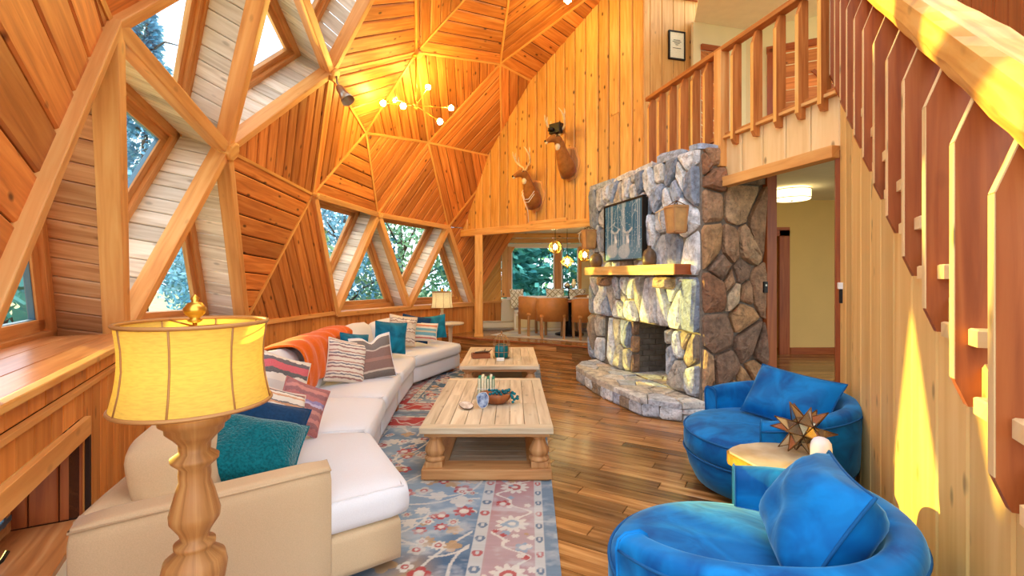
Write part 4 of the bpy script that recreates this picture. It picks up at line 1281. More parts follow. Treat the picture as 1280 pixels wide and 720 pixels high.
# ================================================================== RUGS
def rug_fn(seed, w, h):
    rng = np.random.RandomState(seed)
    def fn(U, W):
        u, v = U, W
        edge = np.minimum(np.minimum(u, w - u), np.minimum(v, h - v))
        sh = U.shape
        def fbm(su, sv, k):
            r = np.random.RandomState(k); out = np.zeros(sh); amp = 1
            for o in range(4):
                g = r.rand(40, 40); x = (u * su * 2 ** o) % 38; y = (v * sv * 2 ** o) % 38
                xi, yi = x.astype(int), y.astype(int); fx, fy = x - xi, y - yi
                out += amp * ((g[yi, xi] * (1 - fx) + g[yi, xi + 1] * fx) * (1 - fy) + (g[yi + 1, xi] * (1 - fx) + g[yi + 1, xi + 1] * fx) * fy); amp *= .55
            return out / 2.1
        n1 = fbm(1.6, 1.6, seed + 1); n2 = fbm(9, 14, seed + 2)
        blue = np.array([.07, .15, .27]); lblue = np.array([.30, .42, .54]); cream = np.array([.80, .76, .68]); red = np.array([.50, .045, .05]); tan = np.array([.56, .36, .18])
        c = np.zeros(sh + (3,))
        m = np.clip((n1 - .42) * 5, 0, 1)[..., None]
        field = blue * (1 - m) + lblue * m
        m = np.clip((fbm(.8, .8, seed + 9) - .6) * 8, 0, 1)[..., None]; field = field * (1 - m) + tan * m
        c[:] = field
        bm = ((edge > .13) & (edge < .40))
        r1 = np.clip((n1 - .40) * 6, 0, 1)[..., None]
        rd = (cream * .22 + red * .78) * (1 - r1) + red * r1
        r2 = np.clip((fbm(.9, .9, seed + 20) - .58) * 6, 0, .5)[..., None]
        rd = rd * (1 - r2) + (lblue * .6 + cream * .4) * r2
        c = np.where(bm[..., None], rd, c)
        def put(mask, col, a=1.0):
            nonlocal c
            mm = mask.astype(float)[..., None] * a
            c = c * (1 - mm) + np.array(col) * mm
        # outer blue edge, two light guard bands with key marks
        put(edge < .075, lblue * .62 + blue * .2)
        for lo_, hi_ in ((.075, .13), (.40, .48)):
            g = (edge > lo_) & (edge < hi_); put(g, (.62, .63, .62))
            s = np.where((edge == u) | (edge == w - u), v, u)
            ph = (s / .145) % 1; q = (edge - (lo_ + hi_) / 2) / (hi_ - lo_)
            ring_ = np.sqrt(((ph - .5) * 1.7) ** 2 + (q * 1.2) ** 2)
            put(g & (ring_ > .2) & (ring_ < .42) & (ph < .66), np.where((np.floor(s / .145) % 3 == 0)[..., None], red, blue), .85)
        # vines in border: wavy cream line
        s = np.where((edge == u) | (edge == w - u), v, u)
        wave = .265 + .085 * np.sin(s * 2 * math.pi / .5) + .03 * np.sin(s * 2 * math.pi / .16)
        put(bm & (np.abs(edge - wave) < .011), cream)
        # flowers
        def flower(cx, cy, R, col, k, inner=None, msk=None):
            dx, dy = u - cx, v - cy; r = np.sqrt(dx * dx + dy * dy); th = np.arctan2(dy, dx)
            rr_ = R * (.62 + .38 * np.abs(np.cos(th * k / 2)))
            q = r < rr_
            if msk is not None: q &= msk
            put(q, col, .92)
            if inner is not None: put(q & (r < R * .45), inner, .9); put(q & (r < R * .22), cream, .9)
        nb = int(h / .5)
        for k in range(nb):
            y = (k + .5) * h / nb
            for x in (.265, w - .265):
                flower(x, y, .1, cream, 11, red if k % 2 else lblue, bm)
                flower(x + .07 * (1 if k % 2 else -1), y + .25, .05, lblue if k % 2 else red, 5, cream, bm)
        for k in range(int(h * 26)):
            flower(rng.choice([rng.uniform(.14, .39), w - rng.uniform(.14, .39)]), rng.uniform(.2, h - .2), rng.uniform(.012, .03), [cream, lblue, red, cream, tan][k % 5], rng.choice([4, 5, 6]), None, bm)
        nb = int(w / .6)
        for k in range(nb):
            x = (k + .5) * w / nb
            for y in (.265, h - .265): flower(x, y, .1, cream, 11, red if k % 2 else lblue, bm)
        inside = edge > .49
        # curved vines in the field
        for k in range(34):
            x0, y0 = rng.uniform(.5, w - .5), rng.uniform(.5, h - .5); a0 = rng.uniform(0, 6.28); cur = rng.uniform(-2.6, 2.6)
            pts = []
            x, y, a = x0, y0, a0
            for q in range(56): pts.append((x, y)); x += .013 * math.cos(a); y += .013 * math.sin(a); a += cur * .013 * 1.6
            m = np.zeros(sh, bool)
            for (px_, py_) in pts: m |= ((u - px_) ** 2 + (v - py_) ** 2) < .0095 ** 2
            put(m & inside, cream, .85)
        for k in range(150):
            x, y = rng.uniform(.5, w - .5), rng.uniform(.5, h - .5); R = rng.uniform(.02, .08)
            flower(x, y, R, [cream, red, cream, cream * .8, tan][k % 5], rng.choice([4, 5, 6, 8]), [red, cream, None, red, None][k % 5], inside)
        wear = np.clip((n2 - .5) * 3.0, 0, .5)[..., None]
        c = c * (1 - wear) + np.array([.70, .72, .73]) * wear
        streak = (fbm(2, 60, seed + 33) - .5)[..., None] * .22
        return np.clip(c * (1 + streak) * .72, 0, 1)
    return fn
M['rug'] = vcol_mat('rug_pile')
ra_ = math.radians(2.2)
rex = V((math.cos(ra_), -math.sin(ra_), 0)); rey = V((math.sin(ra_), math.cos(ra_), 0))
RW = 2.0
def rug(label, corner, L, seed):
    t = grid_paint('area_rug', Fr((0, 0, 0), rex, rey, V((0, 0, 1))), RW, L, 300, int(300 * L / RW), rug_fn(seed, RW, L), 'rug', None, 0.012)
    t.location = corner
    tag(t, label, 'rug', 'persian rugs under the coffee tables')
    return t
cr = V((0.255, 2.62, 0.0135))     # a point on the right edge
for lab, y0, y1, sd in (('blue and red persian rug, the nearer of two, under front coffee table', 1.62, 5.12, 11), ('blue and red persian rug, the farther of two, beside far sofa end', 5.16, 8.1, 23)):
    c = cr + rey * (y0 - 2.62) - rex * RW
    rug(lab, (c.x, c.y, .0135), (y1 - y0), sd)

# ================================================================== COFFEE TABLES
def turned_leg(nm, par, x, y, z0, z1, s=1.0):
    h = z1 - z0
    box('leg_block', (x - .062, y - .062, z0), (x + .062, y + .062, z0 + .045), 'tablebase', par, 2, .004)
    prof = [(.066, 0), (.07, .06), (.066, .12), (.05, .16), (.056, .2), (.069, .34), (.066, .44), (.05, .6), (.04, .72), (.038, .8), (.052, .84), (.054, .9), (.046, .93), (.06, 1.0)]
    zb = z0 + .045
    return lathe(nm, [(r * s, zb + (z1 - zb) * z) for r, z in prof], 'tablebase', par, 24, (x, y, 0))
def coffee_table(label, cx, y0, y1):
    w = .97; L = y1 - y0; H = .39
    t = thing('coffee_table', label, 'coffee table', (cx, y0 + L / 2, .0137), 0, 'trestle coffee tables on the rugs')
    tx, ty = w / 2, L / 2
    fw = .095
    zt = H
    box('top_rail', (-tx, -ty, zt - .045), (tx, -ty + fw, zt), 'tabletop', t, 0, .004); box('top_rail', (-tx, ty - fw, zt - .045), (tx, ty, zt), 'tabletop', t, 0, .004)
    for s in (-1, 1):
        a, b = sorted((s * tx, s * (tx - fw)))
        box('top_rail', (a, -ty + fw + .002, zt - .045), (b, ty - fw - .002, zt), 'tabletop', t, 1, .004)
    n = 7; ww2 = (w - 2 * fw) / n
    for i in range(n):
        a = -tx + fw + i * ww2
        cut = random.uniform(-.3, .3)
        for q0, q1 in ((-ty + fw, cut), (cut, ty - fw)):
            box('top_plank', (a + .002, q0 + .002, zt - .04), (a + ww2 - .002, q1 - .002, zt - .002 - random.random() * .002), 'tabletop', t, 1, .002)
    box('apron', (-tx + .03, -ty + .03, zt - .075), (tx - .03, -ty + .055, zt - .045), 'tablebase', t, 0, .003); box('apron', (-tx + .03, ty - .055, zt - .075), (tx - .03, ty - .03, zt - .045), 'tablebase', t, 0, .003)
    for s in (-1, 1): box('apron', (s * (tx - .045) - .013, -ty + .055, zt - .075), (s * (tx - .045) + .013, ty - .055, zt - .045), 'tablebase', t, 1, .003)
    for s in (-1, 1):
        for q in (-1, 1): turned_leg('leg', t, s * (tx - .1), q * (ty - .1), .085, zt - .06, 1.08)
    bz = .085
    box('base_rail', (-tx + .012, -ty + .01, .012), (tx - .012, -ty + .19, bz), 'tablebase', t, 0, .006); box('base_rail', (-tx + .012, ty - .19, .012), (tx - .012, ty - .01, bz), 'tablebase', t, 0, .006)
    box('base_plinth', (-tx + .03, -ty + .03, 0), (tx - .03, -ty + .17, .012), 'tablebase', t, 0); box('base_plinth', (-tx + .03, ty - .17, 0), (tx - .03, ty - .03, .012), 'tablebase', t, 0)
    for s in (-1, 1): box('base_rail', (s * (tx - .1) - .088, -ty + .19, .02), (s * (tx - .1) + .088, ty - .19, bz), 'tablebase', t, 1, .004)
    k = 12; sw_ = (L - .38) / k
    for i in range(k):
        a = -ty + .19 + i * sw_
        box('shelf_slat', (-tx + .18, a + .006, bz - .03), (tx - .18, a + sw_ - .006, bz - .008), 'slat', t, 0, .002)
    return t
coffee_table('pale wood coffee table nearest, holding wooden bowl and agate slices', -.185, 3.46, 5.16)
coffee_table('pale wood coffee table farther back, holding teal vase under wire cloche', -.155, 5.84, 7.4)
TT = .0137 + .39
def px(x, y, Y): return V(((x - 640) / 600 * Y, Y, 1.5 - (y - 345) / 600 * Y))

# things on the near table
t = thing('wooden_bowl', 'carved wooden bowl on near coffee table with teal beads inside', 'bowl', (-.14, 4.15, TT))
lathe('bowl', [(.07, 0), (.085, .004), (.125, .04), (.145, .085), (.136, .088), (.112, .045), (.06, .014), (.0, .012)], 'bowl', t, 28, (0, 0, 0), True, 1.0, .8)
t = thing('bead_garland', 'teal bead garland trailing over rim of wooden bowl', 'beads', (-.1, 4.15, TT))
for k in range(34):
    a = k / 34
    if k < 18: p = (-.09 + .15 * a * 2 + .03 * math.sin(k * 2.1), .045 * math.sin(k * 1.3), .075 + .03 * abs(math.sin(k * .9)))
    else:
        b = (k - 18) / 16; p = (.07 + .07 * b + .025 * math.sin(k * 2.3), -.03 + .03 * math.sin(k * 1.9), .115 - .09 * b + .015 * math.sin(k * 3.1))
    lathe('bead', [(0, -.013), (.01, -.009), (.014, 0), (.01, .009), (0, .013)], 'teal_glaze', t, 10, p)
bs = thing('book_bundle', 'bundle of old cream and green books tied upright on near table', 'books', (-.23, 4.42, TT))
x = -.08
for k, (wd, mt) in enumerate(((.03, 'green_book'), (.026, 'paper'), (.024, 'paper'), (.026, 'green_book'), (.024, 'paper'), (.022, 'green_book'))):
    b_ = box('book', (x, -.06, 0), (x + wd - .003, .06, .17 + .012 * math.sin(k * 2)), mt, bs, 2, .003)
    box('page_block', (x + .004, -.062, .006), (x + wd - .007, .055, .165 + .012 * math.sin(k * 2)), 'paper', b_, 2)
    x += wd
tube('twine', [(-.083, -.064, .07), (x, -.064, .07), (x, .062, .07), (-.083, .062, .07)], .004, 'white', bs, 6, True)
def agate(label, loc, mt, r, tilt, yaw):
    n = 14; rr2 = random.Random(int(r * 1000))
    P = [(r * (1 + rr2.uniform(-.12, .12)) * math.cos(2 * math.pi * i / n), r * 1.25 * (1 + rr2.uniform(-.12, .12)) * math.sin(2 * math.pi * i / n)) for i in range(n)]
    t = thing('agate_slice', label, 'stone', loc, yaw)
    e = Euler((tilt, 0, 0)).to_matrix()
    c = V((0, 0, r * 1.25 * abs(math.sin(tilt)) + .008))
    fr = Fr(c, e @ V((1, 0, 0)), e @ V((0, 1, 0)), e @ V((0, 0, 1)))
    a = prism('slice', fr, P, -.006, .006, mt, t, cham=.002)
    prism('rind', fr, [(x * 1.07, y * 1.07) for x, y in P], -.004, .004, 'quartz' if mt == 'agate' else 'clay', t)
agate('blue agate slice propped beside wooden bowl', (-.245, 4.0, TT), 'agate', .05, 1.2, .2)
agate('white quartz geode half lying left of blue agate', (-.38, 4.0, TT), 'quartz', .06, .12, .4)
# things on the far table
t = thing('wire_cloche', 'bronze wire birdcage cloche over teal vase on far table', 'cloche', (-.14, 6.42, TT))
R = .11
for k in range(10):
    a = 2 * math.pi * k / 10
    tube('wire', [(R * math.cos(a), R * math.sin(a), 0), (R * math.cos(a), R * math.sin(a), .19), (R * .86 * math.cos(a), R * .86 * math.sin(a), .25), (R * .5 * math.cos(a), R * .5 * math.sin(a), .3), (0, 0, .325)], .0035, 'wire', t, 6)
for z, r in ((.005, R), (.09, R), (.18, R), (.26, R * .8)):
    tube('hoop', [(r * math.cos(2 * math.pi * k / 24), r * math.sin(2 * math.pi * k / 24), z) for k in range(24)], .003, 'wire', t, 6, True)
lathe('finial', [(.004, .32), (.014, .335), (.016, .345), (.006, .36), (.0, .368)], 'wire', t, 12)
lathe('glass_vase', [(.05, 0), (.085, .01), (.098, .06), (.098, .13), (.085, .17), (.06, .185), (.05, .18)], 'teal_glaze', thing('teal_vase', 'squat teal ceramic vase inside wire cloche', 'vase', (-.14, 6.42, TT)), 24)
t = thing('wooden_tray', 'small brown wooden box tray on far coffee table', 'tray', (-.42, 6.45, TT), .2)
box('bottom', (-.12, -.08, 0), (.12, .08, .02), 'bowl', t, 0, .003)
for a, b in (((-.12, -.08), (.12, -.065)), ((-.12, .065), (.12, .08)), ((-.12, -.065), (-.105, .065)), ((.105, -.065), (.12, .065))): box('side', (a[0], a[1], .02), (b[0], b[1], .06), 'bowl', t, 0, .002)
t = thing('antler_piece', 'small dark carved ornament resting on brown wooden tray', 'ornament', (-.4, 6.45, TT + .06), .4)
tube('prong', [(-.1, 0, .012), (0, 0, .02), (.1, 0, .015), (.14, 0, .05)], [.012, .014, .01, .004], 'clay', t); tube('prong', [(.03, 0, .02), (.06, .03, .05)], [.01, .004], 'clay', t)
t = box('white_box', (-.05, -.03, 0), (.05, .03, .035), 'white', None, 0, .004); t.location = (-.15, 6.22, TT); tag(t, 'tiny white card box in front of wire cloche', 'box')

# ================================================================== SECTIONAL SOFA
sofa = thing('sectional_sofa', 'long curved cream linen sectional sofa along the dome wall', 'sofa', (0, 0, 0))
SF = [V(q) for q in ((-.52, 2.47, 0), (-1.0, 3.35, 0), (-1.12, 4.25, 0), (-1.22, 5.3, 0), (-1.28, 6.4, 0), (-.80, 7.6, 0))]
SB = [V(q) for q in ((-1.60, 1.72, 0), (-2.02, 3.1, 0), (-2.12, 4.25, 0), (-2.17, 5.4, 0), (-2.15, 6.75, 0), (-1.52, 8.3, 0))]
def lerp(a, b, t): return a + (b - a) * t
def quad(i, f0, f1, e=0.0):
    """Plan quad of bay i between depth fractions f0 (front) and f1 (back)."""
    a, b, c, d_ = lerp(SF[i], SB[i], f0), lerp(SF[i + 1], SB[i + 1], f0), lerp(SF[i + 1], SB[i + 1], f1), lerp(SF[i], SB[i], f1)
    m = (a + b + c + d_) / 4
    a, b, c, d_ = [q + ((b + c - a - d_).normalized() * (e if k in (0, 3) else -e)) for k, q in enumerate((a, b, c, d_))]
    Q = [(q.x, q.y) for q in (a, b, c, d_)]
    return Q if area2(Q) > 0 else [Q[0], Q[3], Q[2], Q[1]]
for i in range(5):
    softbox('base', quad(i, .035, 1.0), .06, .27, .02, 'linen' if i == 0 else 'white_linen', sofa, 0, 6)  # same fabric throughout; near bay tinted for the warm lamp light
    softbox('back_frame', quad(i, .84, 1.0), .27, .62, .03, 'linen', sofa, .0, 6)
    sc = softbox('seat_cushion', quad(i, .0, .80, .004), .265, .44, .055, 'white_linen', sofa, .018, 10, wrinkle=.004)
    q = quad(i, .03, .78, .022)
    tube('piping', [(p[0], p[1], .424) for p in q], .006, 'white_linen', sc, 6, True)
def backcush(i, t0, t1, z1=.86, th=.2):
    def at(t, f): return lerp(lerp(SF[i], SF[i + 1], t), lerp(SB[i], SB[i + 1], t), f)
    c = [at(t0, .66), at(t1, .66), at(t1, .86), at(t0, .86)]
    Q = [(p.x, p.y) for p in c]
    if area2(Q) < 0: Q = [Q[0], Q[3], Q[2], Q[1]]
    out = (SB[i] + SB[i + 1] - SF[i] - SF[i + 1]).normalized()
    softbox('back_cushion', Q, .43, z1, .09, 'white_linen' if i else 'linen', sofa, .03, 10, (out.x * .22, out.y * .22), wrinkle=.006)
backcush(0, .05, .98, .84); backcush(1, .02, .98, .87); backcush(2, .02, .98, .86); backcush(3, .02, .98, .86); backcush(4, .02, .55, .84)
# near arm
Aq = [(-1.55, 1.66), (-.83, 2.22), (-.90, 2.35), (-1.62, 1.79)]
softbox('arm', Aq, .05, .62, .03, 'linen', sofa, 0, 8)
tube('piping', [(p[0], p[1], .602) for p in inset([(a, b) for a, b in Aq], .006)], .005, 'linen', sofa, 6, True)
for q in ((-.86, 2.44), (-1.05, 3.3), (-1.3, 5.3), (-.95, 7.5), (-1.5, 1.85), (-2.0, 3.2), (-2.1, 5.4), (-1.6, 8.1)):
    box('foot', (q[0] - .04, q[1] - .04, .0137), (q[0] + .04, q[1] + .04, .065), 'bowl', sofa, 2, .004)

# ------------------------------------------------------------------ cushions
def pillow_mesh(w, h, th, n=14, seed=0, chop=.0):
    vs, uv, fs = [], [], []
    rnd = random.Random(seed)
    ph = [rnd.uniform(0, 6.28) for _ in range(4)]
    for side in (1, -1):
        for j in range(n + 1):
            for i in range(n + 1):
                a = -1 + 2 * i / n; b = -1 + 2 * j / n
                e = max(0, (1 - a ** 4)) ** .55 * max(0, (1 - b ** 4)) ** .55
                x = a * w / 2 * (1 - .07 * (1 - b * b)); z = b * h / 2 * (1 - .07 * (1 - a * a))
                if chop: z -= chop * h * math.exp(-(a / .28) ** 2) * max(0, b)
                y = -side * th / 2 * e * (1 + .12 * math.sin(3 * a + ph[0]) * math.cos(3 * b + ph[1]) + .06 * math.sin(7 * a + ph[2]) * math.sin(6 * b + ph[3]))
                vs.append((x, y, z)); uv.append(((a + 1) / 2, (b + 1) / 2))
    N = (n + 1) ** 2
    for s in range(2):
        for j in range(n):
            for i in range(n):
                q = [s * N + j * (n + 1) + i, s * N + j * (n + 1) + i + 1, s * N + (j + 1) * (n + 1) + i + 1, s * N + (j + 1) * (n + 1) + i]
                fs.append(tuple(q if s == 0 else q[::-1]))
    return vs, fs, uv
def pillow(label, c, w, h, th, yaw, lean, roll, mat, pipe=None, seed=0, chop=0.0, cat='cushion', name='throw_pillow', grp='cushions on the sofa'):
    """Cushion centred on c; yaw = heading its face looks, lean = tilt back, roll = turned in its own plane (degrees)."""
    t = thing(name, label, cat, c, 0, grp)
    t.rotation_euler = (Matrix.Rotation(math.radians(yaw), 3, 'Z') @ Matrix.Rotation(math.radians(-lean), 3, 'X') @ Matrix.Rotation(math.radians(roll), 3, 'Y')).to_euler()
    vs, fs, uv = pillow_mesh(w, h, th, 16, seed, chop)
    o = ob('cover', vs, fs, mat, t, uv, True)
    n = 16
    rim = []
    for i in range(n): rim.append(vs[i])
    for j in range(n): rim.append(vs[j * (n + 1) + n])
    for i in range(n): rim.append(vs[n * (n + 1) + n - i])
    for j in range(n): rim.append(vs[(n - j) * (n + 1)])
    tube('piping', rim, .006, pipe or mat, t, 6, True)
    return t
cr_, rd_, bk_, tn_, gy_ = lin(226, 214, 196), lin(176, 70, 50), lin(70, 58, 62), lin(204, 140, 84), lin(150, 140, 136)
M['st_warm'] = stripes('stripe_warm', [(0, cr_), (.14, tn_), (.24, cr_), (.36, bk_), (.43, rd_), (.56, cr_), (.7, tn_), (.8, bk_), (.86, cr_)], 2.6, 'Y', .18)
M['st_mauve'] = stripes('stripe_mauve', [(0, cr_), (.2, lin(140, 84, 78)), (.36, cr_), (.52, lin(84, 80, 100)), (.64, cr_), (.78, lin(168, 104, 84)), (.9, cr_)], 4.0, 'Y', .28)
M['st_kilim'] = stripes('kilim_pink', [(0, lin(170, 70, 66)), (.14, lin(130, 40, 50)), (.28, lin(190, 104, 92)), (.42, lin(140, 50, 56)), (.56, lin(186, 110, 96)), (.68, lin(128, 40, 52)), (.82, lin(176, 160, 190)), (.9, lin(120, 96, 150))], 1.6, 'Y', .2)
M['st_band'] = stripes('band_white', [(0, cr_), (.3, lin(206, 196, 186)), (.5, cr_), (.62, lin(40, 34, 40)), (.7, lin(206, 40, 66)), (.84, lin(60, 44, 60)), (.92, cr_)], 1.0, 'Y', .1)
M['st_aztec'] = stripes('aztec_brown', [(0, lin(78, 62, 54)), (.16, lin(190, 170, 150)), (.2, lin(112, 62, 48)), (.4, lin(150, 92, 72)), (.48, lin(112, 62, 48)), (.68, lin(190, 170, 150)), (.72, lin(78, 62, 54)), (.94, cr_)], 1.0, 'Y', .03)
M['st_beige'] = stripes('beige_woven', [(0, lin(206, 186, 160)), (.3, lin(160, 120, 96)), (.42, lin(222, 206, 186)), (.6, lin(120, 100, 96)), (.7, lin(214, 196, 170))], 3.0, 'Y', .6)
M['st_serape'] = stripes('serape', [(0, cr_), (.1, lin(196, 80, 60)), (.18, cr_), (.28, lin(60, 150, 170)), (.46, lin(210, 190, 150)), (.55, lin(80, 160, 170)), (.68, cr_), (.78, lin(200, 110, 60)), (.9, cr_)], 1.0, 'Y', .04)
pillow('fuzzy teal cushion slouching behind the near sofa arm', px(314, 566, 2.36), .46, .40, .2, 38, 52, 24, 'teal_fur', seed=1)
pillow('dark navy cushion tucked behind the fuzzy teal cushion', px(324, 543, 2.62), .46, .42, .16, 42, 42, 26, 'navy', seed=2)
pillow('orange and cream wavy striped cushion beside pink kilim cushion', px(350, 520, 2.85), .32, .32, .13, 66, 22, 26, 'st_warm', seed=3)
pillow('pink kilim cushion near front of sofa by white seat', px(377, 509, 3.12), .31, .32, .14, 52, 22, 30, 'st_kilim', seed=4)
pillow('white cushion with red and black band leaning against sofa back', px(353, 480, 3.4), .40, .40, .13, 62, 18, 24, 'st_band', seed=5)
pillow('mauve striped cushion in front of the orange throw', px(433, 452, 4.72), .42, .42, .15, 50, 16, 16, 'st_mauve', seed=6)
pillow('small bright blue cushion peeking between striped and brown cushions', px(443, 437, 5.1), .34, .34, .12, 52, 14, 10, 'teal_velvet', seed=7)
pillow('brown patterned cushion with pale grey side and notched top', px(466, 447, 4.95), .42, .46, .15, 30, 14, -6, 'st_aztec', 'white_linen', seed=8, chop=.14)
pillow('square deep blue velvet cushion in middle of sofa', px(488, 422, 6.1), .40, .40, .15, 24, 12, 6, 'teal_velvet', seed=9)
pillow('beige woven patterned cushion behind the deep blue square cushion', px(503, 413, 6.75), .40, .42, .13, 30, 14, 10, 'st_beige', seed=10)
pillow('navy cushion at the far bend of the sofa', px(519, 411, 7.05), .42, .38, .13, 24, 14, 12, 'navy', seed=11)
pillow('teal blue cushion at far end below white lamp', px(541, 409, 7.5), .42, .36, .14, -8, 14, -8, 'teal_velvet', seed=12)
pillow('small serape striped cushion leaning on teal cushion at far end', px(531, 415, 7.02), .36, .27, .12, 8, 16, 5, 'st_serape', seed=13)

# orange throw over the sofa back
tv, tf, tuv = [], [], []
prof_t = [(.64, .47), (.625, .55), (.63, .66), (.645, .77), (.68, .855), (.74, .895), (.84, .89), (.95, .87), (1.03, .82), (1.06, .72), (1.065, .6)]
NU = 40
rng = random.Random(9)
for i in range(NU + 1):
    s = i / NU
    y = 4.0 + s * 1.55
    # sofa front/back at this y
    def at_y(L_):
        for a, b in zip(L_, L_[1:]):
            if a.y <= y <= b.y: return lerp(a, b, (y - a.y) / (b.y - a.y))
        return L_[-1]
    f, b = at_y(SF), at_y(SB)
    for j, (t_, z) in enumerate(prof_t):
        hang = max(0, 1 - (s / .62) ** 3) * .72
        if j < 4: 
            zz = .87 - (.87 - z) * min(1, .28 + hang * .9)
            tt = lerp(V((.70, 0, 0)), V((t_, 0, 0)), min(1, .28 + hang * .9)).x
        else: zz, tt = z, t_
        q = lerp(f, b, tt)
        wr = .012 * math.sin(i * 1.1 + j * .5) + .008 * math.sin(i * 2.3 - j)
        tv.append((q.x + wr, q.y + wr * .4, zz + .022 + .012 * math.sin(i * .8 + j * .7))); tuv.append((s, j / 10))
m_ = len(prof_t)
for i in range(NU):
    for j in range(m_ - 1): tf.append((i * m_ + j, (i + 1) * m_ + j, (i + 1) * m_ + j + 1, i * m_ + j + 1))
th = ob('throw_blanket', tv, tf, 'orange', None, tuv, True)
sm = th.modifiers.new('thick', 'SOLIDIFY'); sm.thickness = .022; sm.offset = 1
th.modifiers.new('sub', 'SUBSURF').render_levels = 1
tag(th, 'orange knitted throw draped over the sofa back', 'throw')

# ================================================================== BLUE SWIVEL CHAIRS
def swivel_chair(label, c, r, face):
    """Round tub chair; face = heading (degrees) its open front looks to."""
    t = thing('swivel_chair', label, 'armchair', (c[0], c[1], 0), math.radians(face), 'round blue velvet chairs')
    k = r / .56
    lathe('plinth', [(.36 * k, 0), (.36 * k, .03), (.3 * k, .035)], 'black', t, 32)
    lathe('drum', [(.40 * k, .03), (.475 * k, .05), (.52 * k, .14), (.545 * k, .235), (.54 * k, .25), (.4 * k, .255)], 'velvet', t, 48)
    sc = lathe('seat_cushion', [(.3 * k, .25), (.53 * k, .252), (.553 * k, .275), (.557 * k, .34), (.552 * k, .395), (.53 * k, .425), (.46 * k, .447), (.3 * k, .462), (.12 * k, .466), (0.0, .466)], 'velvet', t, 56)
    tube('piping', [(.553 * k * math.cos(2 * math.pi * i / 60), .553 * k * math.sin(2 * math.pi * i / 60), .402) for i in range(60)], .007, 'velvet_pipe', sc, 6, True)
    tube('piping', [(.555 * k * math.cos(2 * math.pi * i / 60), .555 * k * math.sin(2 * math.pi * i / 60), .258) for i in range(60)], .007, 'velvet_pipe', sc, 6, True)
    # wrap-around back and arms: swept rounded slab, open over 130 degrees
    half = math.radians(116)
    N = 46
    vs, fs, uv = [], [], []
    prof = []
    z0, z1, th = .26, .66, .115
    ri = .445 * k
    for (dr, z) in ((0, z0), (0, z1 - .05), (.008, z1 - .018), (.03, z1), (th - .03, z1), (th - .008, z1 - .018), (th, z1 - .05), (th, z0)): prof.append((dr, z))
    for i in range(N + 1):
        s = -1 + 2 * i / N
        a = math.pi + s * half
        arm = max(0, abs(s) - .45) / .55
        zs = 1 - .15 * arm ** 1.3 + .06 * (1 - abs(s))
        for dr, z in prof:
            zz = z0 + (z - z0) * zs
            rr_ = ri + dr + .02 * (zz - z0) / .4
            vs.append((rr_ * math.cos(a), rr_ * math.sin(a), zz)); uv.append((s, z))
    m2 = len(prof)
    for i in range(N):
        for j in range(m2 - 1): fs.append((i * m2 + j, i * m2 + j + 1, (i + 1) * m2 + j + 1, (i + 1) * m2 + j))
        fs.append((i * m2 + m2 - 1, i * m2, (i + 1) * m2, (i + 1) * m2 + m2 - 1))
    fs += [tuple(range(m2)), tuple(N * m2 + j for j in range(m2 - 1, -1, -1))]
    b = ob('back', vs, fs, 'velvet', t, uv, True, bevel=.012, seg=2)
    for i0 in (0, N): tube('piping', [vs[i0 * m2 + j] for j in range(m2)], .006, 'velvet_pipe', b, 6)
    tube('piping', [(v[0], v[1], v[2] - .004) for v in [vs[i * m2 + 6] for i in range(N + 1)]], .006, 'velvet_pipe', b, 6)
    return t
swivel_chair('round blue velvet swivel chair nearest, at the bottom edge', (.875, 1.815), .505, 133)
swivel_chair('round blue velvet swivel chair farther back beside the hall doorway', (1.79, 3.4), .545, 176)
pillow('plump blue velvet cushion with piped edge in the nearest chair', (1.08, 1.70, .645), .50, .40, .27, -112, 30, -4, 'velvet', 'velvet_pipe', seed=21, grp='cushions in the blue chairs')
pillow('flat blue velvet cushion leaning in the chair beside doorway', (1.97, 3.40, .635), .62, .40, .24, -62, 34, 4, 'velvet', 'velvet_pipe', seed=22, grp='cushions in the blue chairs')

# side table, star, speaker
tx_, ty_ = 1.50, 2.66
t = thing('side_table', 'petrified wood slab side table with gilded rim between blue chairs', 'side table', (tx_, ty_, 0))
n = 26; rr3 = random.Random(5)
P = [(.27 * (1 + .07 * math.sin(3 * a) + rr3.uniform(-.03, .03)) * math.cos(a), .25 * (1 + .07 * math.sin(2 * a + 1) + rr3.uniform(-.03, .03)) * math.sin(a)) for a in [2 * math.pi * i / n for i in range(n)]]
prism('top', Fr((0, 0, 0), V((1, 0, 0)), V((0, 1, 0)), V((0, 0, 1))), [(x * .965, y * .965) for x, y in P], .44, .502, 'stonetop', t, cham=.006)
prism('bark_edge', Fr((0, 0, 0), V((1, 0, 0)), V((0, 1, 0)), V((0, 0, 1))), P, .435, .495, 'goldbark', t, cham=.008)
lathe('pedestal', [(.19, 0), (.19, .02), (.1, .05), (.08, .2), (.09, .38), (.15, .436)], 'goldbark', t, 20)
